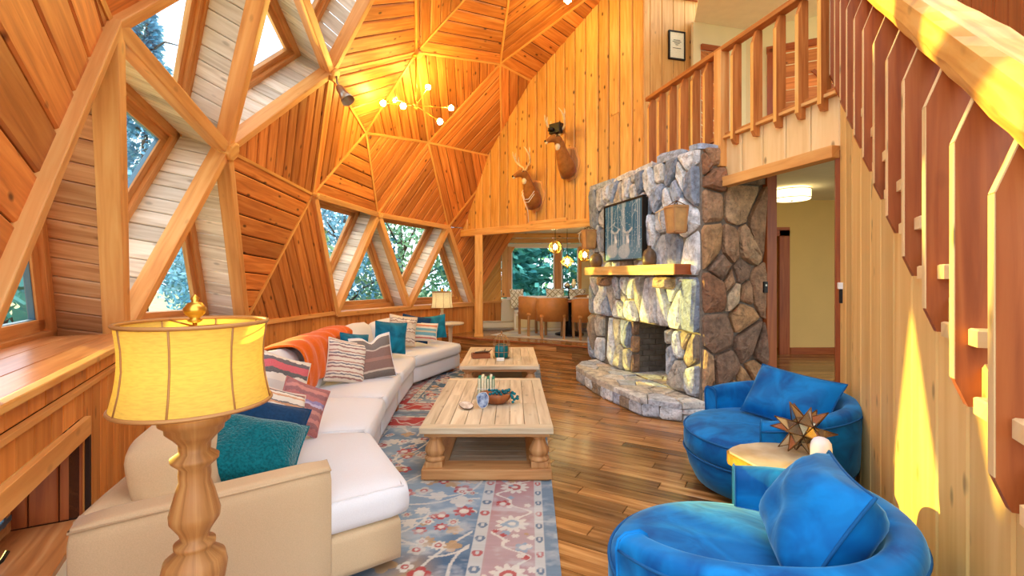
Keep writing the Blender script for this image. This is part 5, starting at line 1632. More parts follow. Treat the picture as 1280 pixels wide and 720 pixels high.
def star(label, loc, R):
    bm = bmesh.new(); bmesh.ops.create_icosphere(bm, subdivisions=1, radius=R * .42)
    t = thing('moravian_star', label, 'ornament', loc)
    faces = [[v.co.copy() for v in f.verts] for f in bm.faces]; bm.free()
    rot = Euler((.5, .3, .2)).to_matrix()
    rr_ = random.Random(3)
    # twelve-ish spikes: use dodecahedral grouping of an icosahedron's faces
    bm = bmesh.new(); bmesh.ops.create_icosphere(bm, subdivisions=1, radius=1.0)
    me = bm.faces[:]
    pick = me[::2] if len(me) > 40 else me
    edges = []
    base = bmesh.new(); bmesh.ops.create_icosphere(base, subdivisions=1, radius=R * .4)
    bmesh.ops.dissolve_limit(base, angle_limit=.01, verts=base.verts, edges=base.edges)
    base.free()
    ico = bmesh.new()
    g = (1 + 5 ** .5) / 2
    V12 = [V(q).normalized() for q in ((0, 1, g), (0, -1, g), (0, 1, -g), (0, -1, -g), (1, g, 0), (-1, g, 0), (1, -g, 0), (-1, -g, 0), (g, 0, 1), (-g, 0, 1), (g, 0, -1), (-g, 0, -1))]
    tris = []
    for i in range(12):
        for j in range(i + 1, 12):
            for k in range(j + 1, 12):
                if (V12[i] - V12[j]).length < 1.1 and (V12[j] - V12[k]).length < 1.1 and (V12[i] - V12[k]).length < 1.1: tris.append((i, j, k))
    ico.free(); bm.free()
    for tr in tris:
        a, b, c = [rot @ (V12[q] * (R * .42)) for q in tr]
        tip = (a + b + c).normalized() * R
        vs = [a, b, c, tip]
        if (b - a).cross(c - a).dot(a) < 0: fs = [(0, 1, 2), (0, 3, 1), (1, 3, 2), (2, 3, 0)]
        else: fs = [(2, 1, 0), (0, 1, 3), (1, 2, 3), (2, 0, 3)]
        sp = ob('spike', vs, fs, 'mirror', t)
        for q in (a, b, c): tube('seam', [q, tip], .0028, 'bronze', sp, 5)
        for q, w in ((a, b), (b, c), (c, a)): tube('seam', [q, w], .0028, 'bronze', sp, 5)
star('mirrored many pointed star ornament on the side table', (tx_ + .13, ty_ + .03, .502 + .135), .165)
t = thing('smart_speaker', 'white capsule shaped speaker on the side table before the star', 'speaker', (tx_ + .11, ty_ - .16, .502))
lathe('shell', [(.0, 0), (.045, .0), (.05, .008), (.05, .1), (.046, .128), (.034, .148), (.018, .157), (0, .16)], 'dusk', t, 28)
lathe('foot', [(.044, -.0005), (.047, .003), (.0495, .006)], 'steel', t, 28)

# ================================================================== LAMPS
def table_lamp(name, label, loc, base_prof, shade, mat_base, mat_shade, power, seams=8, sub=None, color=(1, .74, .3)):
    """shade = (r_bottom, r_top, z_bottom, z_top)"""
    t = thing(name, label, 'lamp', loc)
    lathe('base', base_prof, mat_base, t, 32)
    rb, rt, z0, z1 = shade
    n = 48
    vs, fs = [], []
    K = 8
    for k in range(K + 1):
        s = k / K; z = z0 + (z1 - z0) * s; r = rb + (rt - rb) * s - .014 * math.sin(math.pi * s)
        for i in range(n): a = 2 * math.pi * i / n; vs.append((r * math.cos(a), r * math.sin(a), z))
    for k in range(K):
        for i in range(n): fs.append((k * n + i, k * n + (i + 1) % n, (k + 1) * n + (i + 1) % n, (k + 1) * n + i))
    sh = ob('shade', vs, fs, mat_shade, t, None, True)
    for r, z in ((rb, z0), (rt, z1)): tube('rim', [(r * math.cos(2 * math.pi * i / 48), r * math.sin(2 * math.pi * i / 48), z) for i in range(48)], .006, 'turned', sh, 6, True)
    for i in range(seams):
        a = 2 * math.pi * (i + .35) / seams
        tube('seam', [((rb + (rt - rb) * s - .014 * math.sin(math.pi * s) + .001) * math.cos(a), (rb + (rt - rb) * s - .014 * math.sin(math.pi * s) + .001) * math.sin(a), z0 + (z1 - z0) * s) for s in (0, .25, .5, .75, 1)], .0028, 'turned', sh, 5)
    zt = base_prof[-1][1]
    tube('stem', [(0, 0, zt), (0, 0, z1 + .005)], .006, 'brass', t, 8)
    for i in range(3):
        a = 2 * math.pi * (i + .2) / 3
        tube('spider', [(0, 0, z1 - .012), (rt * math.cos(a), rt * math.sin(a), z1 - .004)], .003, 'brass', t, 5)
    lathe('finial', [(.012, z1), (.02, z1 + .006), (.012, z1 + .012), (.026, z1 + .026), (.03, z1 + .04), (.018, z1 + .056), (.008, z1 + .06), (.012, z1 + .07), (.0, z1 + .082)], 'shade' if False else 'brass', t, 20)
    bl = lathe('bulb', [(.0, 0), (.014, .004), (.02, .03), (.032, .06), (.03, .085), (.015, .105), (0, .11)], emit('bulb_' + name, color + (1,), power), t, 16, (0.0, .0, z0 + .06))
    return t
ZL = .0
lb = [(.11, 0), (.115, .02), (.1, .05), (.06, .08), (.06, .1), (.085, .14), (.092, .18), (.085, .21), (.05, .235), (.058, .245), (.058, .255), (.036, .262), (.045, .285), (.07, .32), (.072, .34), (.055, .40), (.044, .43), (.046, .45), (.044, .47), (.067, .49), (.068, .5), (.044, .515), (.046, .54), (.06, .555), (.082, .575), (.084, .59), (.1, .6), (.102, .615), (.098, .622)]
LX, LY = -.915, 1.385
# lamp table stands just below the frame
t = thing('end_table', 'small round wooden end table under the turned wood lamp', 'end table', (LX, LY, 0))
lathe('top', [(.0, .43), (.2, .43), (.21, .445), (.21, .475), (.2, .48), (0, .48)], 'bowl', t, 32)
lathe('column', [(.03, .03), (.045, .1), (.03, .25), (.035, .4), (.06, .43)], 'bowl', t, 16)
lathe('foot', [(.16, 0), (.16, .015), (.05, .035)], 'bowl', t, 24)
sc_ = .66 / .655
table_lamp('turned_lamp', 'turned wooden table lamp with big yellow linen drum shade in foreground', (LX, LY, .481), [(r * .9, z) for r, z in lb], (.196, .186, .655, .885), 'turned', 'shade', 9)
lb2 = [(.06, 0), (.06, .015), (.03, .03), (.025, .05), (.04, .09), (.042, .13), (.024, .18), (.022, .22), (.03, .24), (.016, .26)]
t = thing('end_table', 'small round end table behind the far sofa arm', 'end table', (-1.12, 8.72, 0))
lathe('top', [(.0, .62), (.24, .62), (.25, .64), (.24, .655), (0, .655)], 'tabletop', t, 28)
lathe('column', [(.03, .03), (.05, .12), (.03, .3), (.04, .55), (.07, .62)], 'tabletop', t, 16)
lathe('foot', [(.18, 0), (.18, .015), (.05, .035)], 'tabletop', t, 24)
table_lamp('white_lamp', 'small carved lamp with white drum shade behind far sofa end', (-1.27, 8.72, .656), [(r * 1.2, z * 1.0) for r, z in lb2], (.195, .18, .27, .555), 'tabletop', 'shade2', 10, 8, color=(1, .86, .55))

# ================================================================== DEER MOUNTS
def deer_mount(label, pix, size, antler, necklace=False):
    u, z = pix
    t = thing('deer_mount', label, 'deer head', dfr.p(u, z, 0.001))
    X = dd.copy(); Z = V((0, 0, 1)); N = dfr.ez.copy()
    def q(a, b, c): return (X * a + Z * b + N * c) * size
    # plaque with scalloped edge
    P = [((.17 + .012 * math.cos(7 * a)) * size * math.cos(a), (.25 + .012 * math.cos(7 * a)) * size * math.sin(a) - (.05 * size if math.sin(a) < 0 else 0)) for a in [2 * math.pi * i / 40 for i in range(40)]]
    f0 = Fr((0, 0, 0), X, Z, N)
    prism('plaque', f0, P, 0, .025, 'strut', t, (0, 1), .01)
    prism('plaque_face', f0, [(x * .86, y * .86) for x, y in P], .02, .032, 'tablebase', t, (0, 1), .006)
    # neck, head and muzzle as one swept skin
    path = [((.0, -.17, .03), .13, .18), ((.0, -.07, .12), .125, .155), ((-.01, .05, .19), .10, .12), ((-.02, .16, .23), .08, .09), ((-.03, .25, .26), .07, .078), ((-.04, .305, .305), .068, .07), ((-.06, .315, .36), .062, .064), ((-.085, .295, .41), .046, .05), ((-.11, .265, .455), .034, .036), ((-.125, .245, .48), .028, .027), ((-.13, .24, .49), .012, .012)]
    vs, fs, uv = [], [], []
    n = 18
    pts = [q(*p[0]) for p in path]
    for i, (c, rx, rz) in enumerate(path):
        tg = (pts[min(i + 1, len(pts) - 1)] - pts[max(i - 1, 0)]).normalized()
        s = tg.cross(Z).normalized(); w = s.cross(tg)
        for k in range(n):
            a = 2 * math.pi * k / n
            vs.append(pts[i] + s * (rx * size * math.cos(a)) + w * (rz * size * math.sin(a))); uv.append((i, k))
    for i in range(len(path) - 1):
        for k in range(n): fs.append((i * n + k, i * n + (k + 1) % n, (i + 1) * n + (k + 1) % n, (i + 1) * n + k))
    fs += [tuple(range(n - 1, -1, -1)), tuple((len(path) - 1) * n + k for k in range(n))]
    body = ob('deer_bust', vs, fs, 'deer', t, uv, True)
    e = Euler((0, 0, 0))
    def blob(nm, c, r, mat, par=t, st=(1, 1, 1)):
        c = q(*c); r *= size
        pr = [(0, -r), (r * .7, -r * .7), (r, 0), (r * .7, r * .7), (0, r)]
        return lathe(nm, [(a * st[0], b * st[2]) for a, b in pr], mat, par, 12, tuple(c))
    blob('nose', (-.13, .252, .488), .022, 'black')
    blob('throat_patch', (-.03, .19, .30), .05, 'hide_white', t, (1, 1, 1.3))
    blob('muzzle_patch', (-.122, .236, .472), .028, 'hide_white')
    for s in (-1, 1):
        m = q(-.062, .335, .355); side = (V((0, 0, 1)).cross((pts[6] - pts[5]).normalized())).normalized()
        ec = m + side * (s * .055 * size)
        lathe('eye_ring', [(0, -.02 * size), (.02 * size, 0), (0, .02 * size)], 'hide_white', t, 10, tuple(ec - side * (s * .004)))
        lathe('eye', [(0, -.014 * size), (.015 * size, 0), (0, .014 * size)], 'black', t, 10, tuple(ec + side * (s * .007)))
        # ear: leaf shape
        b0 = q(-.03, .35, .275) + side * (s * .05 * size); tip = b0 + (side * (s * .11) + V((0, 0, .10)) + N * (-.02)) * size
        md = (b0 + tip) / 2; wv = (tip - b0).cross(N).normalized() * (.035 * size)
        ob('ear', [b0, md + wv, tip, md - wv, md - N * .02], [(0, 1, 4), (1, 2, 4), (2, 3, 4), (3, 0, 4), (0, 3, 2, 1)], 'deer', t)
        a0 = q(-.04, .365, .29) + side * (s * .025 * size)
        def ap(a, b, c): return a0 + (side * (s * a) + V((0, 0, b)) + N * c) * size
        tube('antler', [a0, ap(.05, .07, -.03), ap(.14, .12, -.01), ap(.2, .2, .06), ap(.19, .28, .13), ap(.16, .33, .17)], [.019 * size, .018 * size, .016 * size, .014 * size, .011 * size, .005 * size], 'bone', t, 7)
        tube('antler_tine', [ap(.14, .12, -.01), ap(.15, .2, .02), ap(.13, .26, .03)], [.013 * size, .011 * size, .005 * size], 'bone', t, 6)
        tube('antler_tine', [ap(.19, .2, .06), ap(.21, .28, .06), ap(.2, .34, .06)], [.012 * size, .01 * size, .005 * size], 'bone', t, 6)
    if necklace:
        for k, dz in enumerate((0, -.05)):
            tube('bead_string', [q(-.11, .12 + dz, .18), q(-.12, .02 + dz, .26), q(-.04, -.12 + dz, .29), q(.04, -.12 + dz, .28), q(.1, .02 + dz, .2)], .006, 'white', t, 6)
        tube('bead_string', [q(-.04, -.17, .29), q(-.04, -.3, .2), q(-.04, -.5, .18)], .006, 'white', t, 6)
    return t, q
def wall_uz(x, y):
    s = (x - 640) / 600
    tt = (s * DW.y - DW.x) / (dd.x - s * dd.y); Y = DW.y + tt * dd.y
    return tt, 1.5 - (y - 345) / 600 * Y
deer_mount('deer head mount wearing white bead strings on the pine wall', wall_uz(671, 243), 1.08, 1, True)
dm, qf = deer_mount('deer head mount with a black box on its head', wall_uz(713, 203), 1.12, 1)
bx = thing('black_camera', 'black box camera perched between the antlers of right deer', 'camera', dm.location + qf(-.04, .385, .33))
cf = Fr((0, 0, 0), dd, V((0, 0, 1)), dfr.ez)
prism('body', cf, [(-.11, 0), (.11, 0), (.11, .17), (-.11, .17)], -.07, .07, 'black', bx, cham=.01)
lathe('lens', [(.0, .0), (.05, 0), (.05, .05), (.035, .055), (.0, .05)], 'black', bx, 18, (-.1, -.05, .03))

# ================================================================== CHANDELIER (hangs from a dome hub)
hc = HUB['H4']
ch = thing('sputnik_chandelier', 'brass branching chandelier with six globe bulbs hanging below dome hub', 'chandelier', (hc.x, hc.y, 4.15))
M['bulb'] = emit('globe_bulb', (1, .73, .16, 1), 330)
tube('stem', [(0, 0, hc.z - 4.15 - .06), (0, 0, -.12)], .011, 'brass', ch, 8)
lathe('canopy', [(.0, hc.z - 4.15 - .09), (.06, hc.z - 4.15 - .08), (.065, hc.z - 4.15 - .05), (0, hc.z - 4.15 - .045)], 'brass', ch, 20)
lathe('hub', [(0, -.15), (.02, -.14), (.03, -.11), (.03, -.05), (.02, -.03), (0.011, -.02)], 'brass', ch, 16)
def chp(x, y, dY): return px(x, y, hc.y + dY) - V((hc.x, hc.y, 4.15))
for x, y, dY in ((479, 129, -.25), (493, 124.5, .3), (504, 132.5, -.5), (535, 109, .25), (564, 135, .15), (550, 152, -.35)):
    p = chp(x, y, dY)
    d_ = p.normalized()
    tube('arm', [V((0, 0, -.08)), p * .93 + V((0, 0, -.005))], .006, 'brass', ch, 6)
    r = .042
    lathe('socket', [(.012, -.012), (.018, 0), (.018, .02), (.01, .024)], 'brass', ch, 10, tuple(p - d_ * .04))
    lathe('bulb', [(0, -r), (r * .5, -r * .86), (r * .86, -r * .5), (r, 0), (r * .86, r * .5), (r * .5, r * .86), (0, r)], 'bulb', ch, 14, tuple(p))

def spot(label, hubp, aim, lit=False, size=1.0):
    t = thing('spotlight', label, 'spotlight', hubp)
    aim = V(aim).normalized()
    tube('bracket', [V((0, 0, 0)), V((0, 0, -.06)) + aim * .02, aim * .08 + V((0, 0, -.07))], .012, 'steel', t, 8)
    base = aim * .06 + V((0, 0, -.08))
    s = aim.orthogonal().normalized(); w = aim.cross(s)
    prof = [(.03, 0), (.045, .03), (.05, .12), (.085, .25), (.08, .25), (.045, .13), (.0, .12)]
    vs, fs = [], []
    n = 20
    for r, z in prof:
        for i in range(n):
            a = 2 * math.pi * i / n; vs.append(base + aim * z * size + (s * math.cos(a) + w * math.sin(a)) * (r * size))
    for k in range(len(prof) - 1):
        for i in range(n): fs.append((k * n + i, k * n + (i + 1) % n, (k + 1) * n + (i + 1) % n, (k + 1) * n + i))
    ob('cone', vs, fs, 'steel', t, None, True)
    if lit: lathe('bulb', [(0, -.05), (.05, 0), (0, .05)], 'bulb', t, 14, tuple(base + aim * .26))
    return t
ax = (DC - HUB['H2']).normalized()
spot('brushed steel cone spotlight on wooden dome hub', HUB['H2'] + ax * .1, (.55, -.25, -.8))
spot('lit spotlight high on the dome at the top edge', px(706, -22, 7.55), (.1, -.4, -.9), True, .8)

# ================================================================== small wall fittings
f = thing('framed_notice', 'small black framed notice with printed lines on loft wall', 'picture', rfr2.p(.44, 5.0, .02))
ff = Fr((0, 0, 0), rfr2.ex, V((0, 0, 1)), rfr2.ez)
prism('mat_board', ff, [(0, 0), (.28, 0), (.28, .44), (0, .44)], -.01, .004, 'paper', f)
for a, b in (((0, 0), (.28, 0)), ((0, .44), (.28, .44)), ((0, 0), (0, .44)), ((.28, 0), (.28, .44))): bar('frame', ff.p(a[0], a[1], .0), ff.p(b[0], b[1], 0), .022, .03, ff.ez, 'black', f, ext=.011)
for k, (w, z) in enumerate(((.12, .30), (.16, .275), (.1, .25), (.05, .225), (.15, .17))): prism('printed_line', ff, [(.14 - w / 2, z), (.14 + w / 2, z), (.14 + w / 2, z + .008), (.14 - w / 2, z + .008)], .004, .006, 'black', f)
wt = thing('wall_thermostat', 'small white and dark fitting on the pale stair wall', 'thermostat', sfr.p(ufar + .12, 1.35, .0))
wf = Fr((0, 0, 0), sfr.ex, V((0, 0, 1)), sfr.ez)
prism('plate', wf, [(-.03, .05), (.03, .05), (.03, .1), (-.03, .1)], 0, .03, 'white', wt, cham=.004); prism('lever', wf, [(-.018, -.06), (.018, -.06), (.018, .05), (-.018, .05)], 0, .02, 'black', wt, cham=.003)
bp = thing('door_phone', 'small dark latch plate on the fireplace side by hall post', 'latch', fsid.p(.72, 1.32, .08))
prism('plate', Fr((0, 0, 0), fsid.ex, V((0, 0, 1)), fsid.ez), [(0, 0), (.05, 0), (.05, .12), (0, .12)], -.02, .012, 'black', bp, cham=.003)
prism('button', Fr((0, 0, 0), fsid.ex, V((0, 0, 1)), fsid.ez), [(.015, .07), (.035, .07), (.035, .09), (.015, .09)], .012, .016, 'steel', bp)

# hall ceiling lamp
hl = thing('ceiling_lamp', 'flush round drum ceiling lamp glowing in the hall', 'ceiling lamp', (3.82, 6.55, 2.70))
lathe('drum', [(.225, -.02), (.225, -.15), (.21, -.165), (0, -.17)], emit('hall_diffuser', (1, .82, .40, 1), 2.4), hl, 36)
for z in (-.03, -.145): tube('hoop', [(.229 * math.cos(2 * math.pi * i / 36), .229 * math.sin(2 * math.pi * i / 36), z) for i in range(36)], .006, 'bronze', hl, 6, True)
lathe('canopy', [(.1, 0), (.1, -.02), (.228, -.022)], 'bronze', hl, 30)
lathe('finial', [(.02, -.168), (.015, -.18), (0, -.185)], 'bronze', hl, 12)

# baseboard heaters
def heater(label, a, b, z, h=.19, d=.08):
    a = V(a); b = V(b); t = thing('baseboard_heater', label, 'heater', (a.x, a.y, z))
    e = (b - a).normalized(); L = (b - a).length; n = e.cross(V((0, 0, 1)))
    if n.y > 0: n = -n
    f = Fr((0, 0, 0), e, V((0, 0, 1)), n)
    prism('cover', f, [(0, .045), (L, .045), (L, h - .03), (0, h - .03)], d - .012, d, 'heater', t, (1, 0), .003)
    prism('hood', f, [(0, h - .018), (L, h - .018), (L, h), (0, h)], 0.0, d - .01, 'heater', t, (1, 0), .003)
    prism('fin_core', f, [(.02, .05), (L - .02, .05), (L - .02, h - .04), (.02, h - .04)], .01, d - .03, 'black', t)
    prism('back_plate', f, [(0, 0), (L, 0), (L, h), (0, h)], 0, .008, 'heater', t)
    for u in (0, L - .02): prism('end_cap', f, [(u, 0), (u + .02, 0), (u + .02, h), (u, h)], 0, d + .004, 'heater', t)
    return t
q0 = kfr.p(1.25, 0, .004)
ht = thing('baseboard_heater', 'cream baseboard heater on floor below the left window', 'heater', (q0.x, q0.y, 0))
hfx = Fr((0, 0, 0), kfr.ex, V((0, 0, 1)), kfr.ez)
prism('cover', hfx, [(0, .04), (1.15, .04), (1.15, .15), (0, .15)], .075, .09, 'heater', ht, (1, 0), .003); prism('hood', hfx, [(0, .165), (1.15, .165), (1.15, .185), (0, .185)], 0, .08, 'heater', ht, (1, 0), .003)
prism('back_plate', hfx, [(0, 0), (1.15, 0), (1.15, .19), (0, .19)], 0, .01, 'heater', ht); prism('fin_core', hfx, [(.02, .04), (1.13, .04), (1.13, .14), (.02, .14)], .015, .06, 'black', ht)
heater('cream baseboard heater along the dining room wall', (-.78, 11.1, 0), (1.0, 11.28, 0), .26, .2)
so = thing('wall_outlet', 'small dark outlet plate on dining room knee wall', 'outlet', lfr.p(.62, .52, .002))
lf2 = Fr((0, 0, 0), lfr.ex, V((0, 0, 1)), lfr.ez)
prism('plate', lf2, [(0, 0), (.08, 0), (.08, .12), (0, .12)], 0, .01, 'black', so, cham=.003)
for z in (.03, .075): prism('socket', lf2, [(.025, z), (.055, z), (.055, z + .022), (.025, z + .022)], .01, .013, 'bronze', so)

# ================================================================== DINING
dz = .26
dg = grid_paint('area_rug', Fr((0, 0, 0), V((1, 0, 0)), V((0, 1, 0)), V((0, 0, 1))), 2.2, 1.45, 60, 52, lambda U, W: np.stack([.60 + .12 * np.sin(U * 9) * np.sin(W * 8), .58 + .10 * np.sin(U * 9) * np.sin(W * 8), .50 + .08 * np.sin(U * 9 + 1) * np.sin(W * 8)], -1), 'rug', None, .01)
dg.rotation_euler = (0, 0, math.radians(-30)); dg.location = (-.45, 10.02, dz + .0125)
tag(dg, 'cream and grey patterned rug under the dining table', 'rug')
TX, TY = 1.2, 10.05
dt = thing('dining_table', 'round dark pedestal dining table on the raised level', 'dining table', (TX, TY, dz + .0127))
lathe('top', [(.0, .70), (.6, .70), (.62, .715), (.62, .735), (.6, .745), (0, .745)], 'bowl', dt, 40)
lathe('pedestal', [(.3, 0), (.3, .03), (.12, .08), (.08, .2), (.1, .45), (.2, .68), (.3, .7)], 'black', dt, 28)
def dining_chair(label, x, y, yaw):
    t = thing('dining_chair', label, 'dining chair', (x, y, dz + .0127), math.radians(yaw), 'tan leather dining chairs')
    # local: front is -Y
    softbox('seat', [(-.25, -.25), (.25, -.25), (.25, .22), (-.25, .22)], .40, .48, .03, 'leather', t, .012, 8)
    vs, fs, uv = [], [], []
    N = 20
    for i in range(N + 1):
        s = -1 + 2 * i / N
        a = math.pi / 2 - s * math.radians(88)
        rx, ry = .27, .25
        zt = .80 - .03 * abs(s) ** 3
        for r, z in ((0, .34), (0, zt - .015), (.012, zt), (.04, zt), (.052, zt - .015), (.052, .34)):
            vs.append(((rx + r) * math.cos(a), (ry + r) * math.sin(a) - .02, z)); uv.append((s, z))
    for i in range(N):
        for j in range(6):
            k = (j + 1) % 6; fs.append((i * 6 + j, i * 6 + k, (i + 1) * 6 + k, (i + 1) * 6 + j))
    fs += [tuple(range(5, -1, -1)), tuple(N * 6 + j for j in range(6))]
    b = ob('backrest', vs, fs, 'leather', t, uv, True)
    tube('welt', [(vs[i * 6 + 2][0], vs[i * 6 + 2][1], vs[i * 6 + 2][2] + .012) for i in range(N + 1)], .007, 'white_linen', b, 6)
    for i0 in (0, N): tube('welt', [vs[i0 * 6 + 1], vs[i0 * 6]], .008, 'white_linen', b, 6)
    for sx in (-1, 1):
        for sy in (-1, 1): bar('leg', (sx * .21, sy * .2 - .01, 0), (sx * .22, sy * .2 - .01, .41), .045, .045, V((0, 1, 0)), 'tablebase', t, bevel=.004)
    return t
dining_chair('tan leather dining chair with its back to the room, second from fireplace', .80, 9.55, 180)
dining_chair('tan leather dining chair closest to the fireplace edge', 1.47, 9.36, 192)
dining_chair('tan leather dining chair seen from the side, left of the table', .42, 10.05, 115)
dining_chair('tan leather dining chair half hidden behind table pedestal', 1.7, 10.72, -20)
# things on the table
zt = dz + .0127 + .745
ts = thing('tiered_stand', 'dark two tier serving stand on the dining table', 'serving stand', (TX - .02, TY - .05, zt))
lathe('column', [(.05, 0), (.012, .02), (.012, .3), (.004, .32)], 'black', ts, 14)
lathe('tray', [(0, .02), (.17, .02), (.18, .035), (.0, .03)], 'black', ts, 28); lathe('tray', [(0, .22), (.12, .22), (.13, .235), (.0, .23)], 'black', ts, 28)
tp = thing('teapot', 'small grey teapot on top of dark serving stand', 'teapot', (TX - .05, TY - .05, zt + .235))
lathe('body', [(.03, 0), (.06, .02), (.065, .05), (.05, .085), (.02, .1), (.01, .115), (0, .118)], 'steel', tp, 18)
tube('spout', [(.05, 0, .04), (.085, 0, .06), (.1, 0, .09)], [.014, .01, .007], 'steel', tp, 7); tube('handle', [(-.05, 0, .03), (-.095, 0, .045), (-.095, 0, .075), (-.05, 0, .085)], .006, 'steel', tp, 6)
jg = thing('beaded_jug', 'cream jug with dark handle on serving stand', 'jug', (TX + .09, TY - .03, zt + .235))
lathe('body', [(.025, 0), (.035, .03), (.05, .09), (.035, .14), (.025, .16), (.035, .18)], 'paper', jg, 16); tube('handle', [(.045, 0, .06), (.1, 0, .1), (.03, 0, .16)], .007, 'black', jg, 6)
for k, (a, r) in enumerate(((200, .44), (255, .42), (320, .45), (140, .42))):
    x, y = TX + r * math.cos(math.radians(a)), TY + r * math.sin(math.radians(a))
    pt_ = thing('dinner_plate', ['white plate at left edge of dining table', 'white plate at front of dining table', 'white plate at right front of dining table by fireplace', 'white plate at back left of dining table by window'][k], 'plate', (x, y, zt), 0, 'white plates on the dining table')
    lathe('dish', [(0, .002), (.07, .002), (.13, .018), (.128, .022), (.07, .008), (0, .008)], 'white', pt_, 28)
    lathe('foot_ring', [(.06, 0), (.065, 0), (.065, .004), (.06, .004)], 'white', pt_, 20)
    gl = thing('white_cup', ['white cup at left of dining table', 'white cup at front of dining table', 'white cup at right of dining table', 'white cup at back of dining table'][k], 'cup', (x * .8 + TX * .2 + .1, y * .8 + TY * .2, zt), 0, 'white cups on the dining table')
    lathe('cup', [(.025, 0), (.035, .01), (.042, .08), (.038, .08), (.03, .012), (0, .01)], 'white', gl, 18); tube('handle', [(.04, 0, .02), (.065, 0, .03), (.065, 0, .055), (.042, 0, .065)], .005, 'white', gl, 6)
bn = thing('window_bench', 'white window bench below the dining window', 'bench', (.05, 10.92, dz))
box('seat_box', (0, .0, 0), (1.75, .36, .38), 'white', bn, 0, .01); box('seat_pad', (0, -.01, .38), (1.75, .36, .46), 'white_linen', bn, 0, .02); box('back_rest', (0, .3, .46), (1.75, .36, .72), 'white_linen', bn, 0, .02)
for k in range(3): prism('door_panel', Fr((0, 0, 0), V((1, 0, 0)), V((0, 0, 1)), V((0, -1, 0))), [(.04 + k * .58, .06), (.56 + k * .58, .06), (.56 + k * .58, .33), (.04 + k * .58, .33)], 0.0, .012, 'heater', bn, cham=.01)
def diamond():
    t = NT('diamond_trellis')
    uv = t.n('ShaderNodeUVMap'); sp = t.n('ShaderNodeSeparateXYZ'); t.l(uv.outputs['UV'], sp.inputs[0])
    a = t.math('ADD', sp.outputs['X'], sp.outputs['Y']); b = t.math('SUBTRACT', sp.outputs['X'], sp.outputs['Y'])
    def ln(x): return t.math('LESS_THAN', t.math('ABSOLUTE', t.math('SUBTRACT', t.math('FRACT', t.math('MULTIPLY', x, 3.0)), .5)), .1)
    m = t.math('MAXIMUM', ln(a), ln(b))
    t.l(t.mix(m, lin(238, 234, 222), lin(170, 160, 130)), t.p.inputs['Base Color']); t.p.inputs['Roughness'].default_value = .9
    return t.m
M['diamond'] = diamond()
pillow('white trellis patterned cushion on window bench behind table', (1.0, 11.1, 1.0), .42, .42, .13, 0, 12, 0, 'diamond', seed=31, grp='trellis cushions on the window bench')
pillow('white trellis patterned cushion at left end of window bench', (.12, 11.08, .98), .36, .44, .12, 30, 10, 0, 'diamond', seed=32, grp='trellis cushions on the window bench')
pillow('white trellis patterned cushion at right end of window bench', (1.5, 11.1, 1.0), .4, .42, .13, -8, 12, 0, 'diamond', seed=33, grp='trellis cushions on the window bench')
def pendant(label, x, y, Y, kind):
    c = px(x, y, Y)
    t = thing('pendant_lamp', label, 'pendant lamp', c)
    top = 2.52 - c.z
    tube('cord', [(0, 0, .11), (0, 0, top)], .006, 'black', t, 6)
    lathe('canopy', [(.0, top - .03), (.05, top - .025), (.06, top)], 'bronze', t, 18)
    R = .125
    for k in range(6):
        a = math.pi * k / 6
        P = []
        for i in range(24):
            b = 2 * math.pi * i / 24
            rr_ = R * (1 if kind == 'orb' else (1.15 if i % 6 == 0 else .82))
            P.append((rr_ * math.cos(b) * math.cos(a), rr_ * math.cos(b) * math.sin(a), rr_ * math.sin(b)))
        tube('ring', P, .006, 'brass', t, 6, True)
    tube('ring', [(R * math.cos(2 * math.pi * i / 24), R * math.sin(2 * math.pi * i / 24), 0) for i in range(24)], .007, 'brass', t, 6, True)
    lathe('bulb', [(0, -.05), (.035, -.03), (.045, 0), (.03, .035), (.012, .06), (0, .065)], emit('pendant_bulb', (1, .85, .4, 1), 40), t, 14)
pendant('brass ring globe pendant on left over dining table', 694, 309, 9.7, 'orb')
pendant('brass starry pendant hanging lowest over dining table', 709, 327, 9.5, 'star')
pendant('brass ring globe pendant on right beside stone fireplace', 731, 319, 9.6, 'orb')

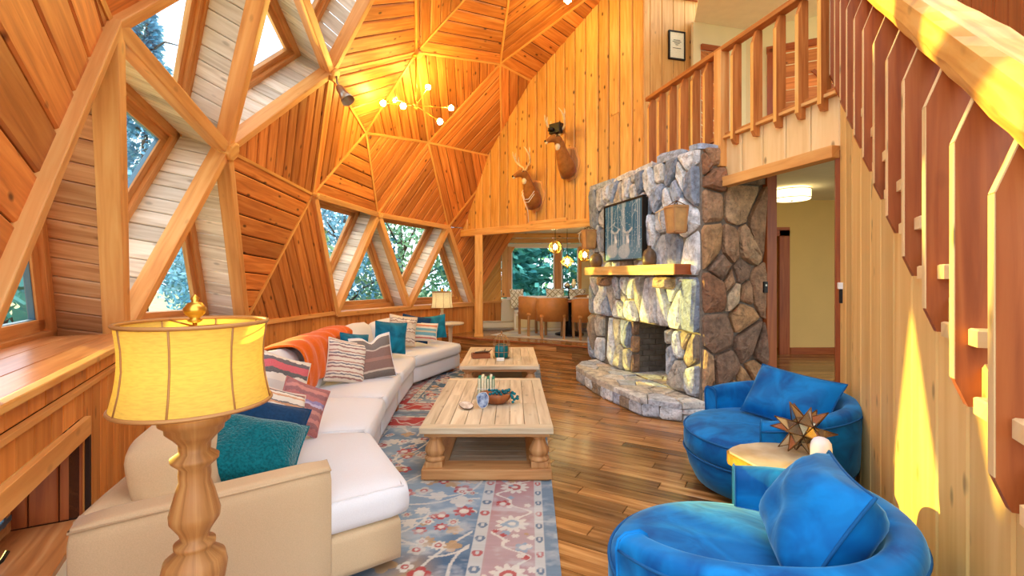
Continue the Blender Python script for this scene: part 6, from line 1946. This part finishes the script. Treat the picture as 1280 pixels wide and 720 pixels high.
# ================================================================== TREES OUTSIDE
def tree(label, base, H, R, leafmat, seed, n=900, conifer=False, leaf=.22, name='broadleaf_tree', z0=.15):
    rnd = random.Random(seed)
    t = thing(name, label, 'tree', base, 0, 'trees outside the windows')
    tube('trunk', [(0, 0, 0), (rnd.uniform(-.1, .1), rnd.uniform(-.1, .1), H * .4), (rnd.uniform(-.2, .2), rnd.uniform(-.2, .2), H * .85)], [.16, .12, .04], 'bark', t, 8)
    for k in range(7):
        a = rnd.uniform(0, 6.28); z = H * rnd.uniform(.25, .75); L = R * rnd.uniform(.5, .9)
        tube('branch', [(0, 0, z), (L * .5 * math.cos(a), L * .5 * math.sin(a), z + .25 * L), (L * math.cos(a), L * math.sin(a), z + (.1 if conifer else .55) * L)], [.05, .035, .012], 'bark', t, 6)
    vs, fs = [], []
    for k in range(n):
        s = rnd.random()
        z = H * (z0 + (1 - z0) * s)
        if conifer: rr_ = R * (1 - s) * (0.55 + .45 * ((s * 9) % 1)) * math.sqrt(rnd.uniform(.15, 1)) + .05
        else: rr_ = R * math.sqrt(max(0, 1 - (2 * s - 1) ** 2)) * math.sqrt(rnd.uniform(.1, 1))
        a = rnd.uniform(0, 6.28)
        c = V((rr_ * math.cos(a), rr_ * math.sin(a), z))
        d1 = V((math.cos(a), math.sin(a), rnd.uniform(-.7, .3))) if conifer else V((rnd.gauss(0, 1), rnd.gauss(0, 1), rnd.gauss(0, 1)))
        d1.normalize(); d2 = d1.cross(V((rnd.gauss(0, 1), rnd.gauss(0, 1), rnd.gauss(0, 1)))).normalized()
        l = leaf * rnd.uniform(.6, 1.3)
        k0 = len(vs)
        vs += [c - d1 * l, c + d2 * l * .45, c + d1 * l, c - d2 * l * .45]
        fs.append((k0, k0 + 1, k0 + 2, k0 + 3))
    tag(ob('foliage', vs, fs, leafmat, t), kind='stuff')
    return t
GZ = -1.2
tree('tall blue green conifer filling the dining window on left', (-.6, 16.5, GZ), 9, 2.6, 'leaf1', 1, 9000, True, .16, 'conifer_tree')
tree('tall green conifer in middle of the dining window', (1.7, 17.5, GZ), 10, 2.8, 'leaf1', 2, 9000, True, .16, 'conifer_tree')
tree('shaggy green conifer at right of the dining window', (3.9, 17.0, GZ), 9, 2.6, 'leaf2', 3, 8000, True, .16, 'conifer_tree')
tree('leafy tree outside the farthest dome window', (-3.6, 15.8, GZ), 5.2, 1.9, 'leaf2', 4, 4500, False, .1)
tree('pale leafy tree outside the farther window pair', (-5.4, 15.0, GZ), 5.4, 1.9, 'leaf3', 5, 4500, False, .1)
tree('bushy tree outside the middle window pair', (-6.0, 12.2, GZ), 4.7, 1.5, 'leaf2', 6, 4500, False, .1)
tree('thin blue tree outside the middle dome windows', (-7.6, 18.2, GZ), 7.6, 2.2, 'leaf3', 7, 5000, False, .11)
tree('dense blue tree outside the window behind the lamp', (-9.4, 15.6, GZ), 6.2, 2.1, 'leaf3', 8, 5000, False, .1)
tree('blue conifer outside the tall left window', (-11.2, 19.0, GZ), 11.5, 2.6, 'leaf3', 9, 7000, True, .17, 'conifer_tree')
tree('low pale shrub seen through the leftmost window', (-6.6, 6.2, GZ), 2.8, 1.5, 'leaf1', 10, 1800, False, .16, 'shrub')
tree('tall thin conifer behind the skylight', (-13.2, 17.2, GZ), 14.5, 2.2, 'leaf3', 11, 7000, True, .17, 'conifer_tree')
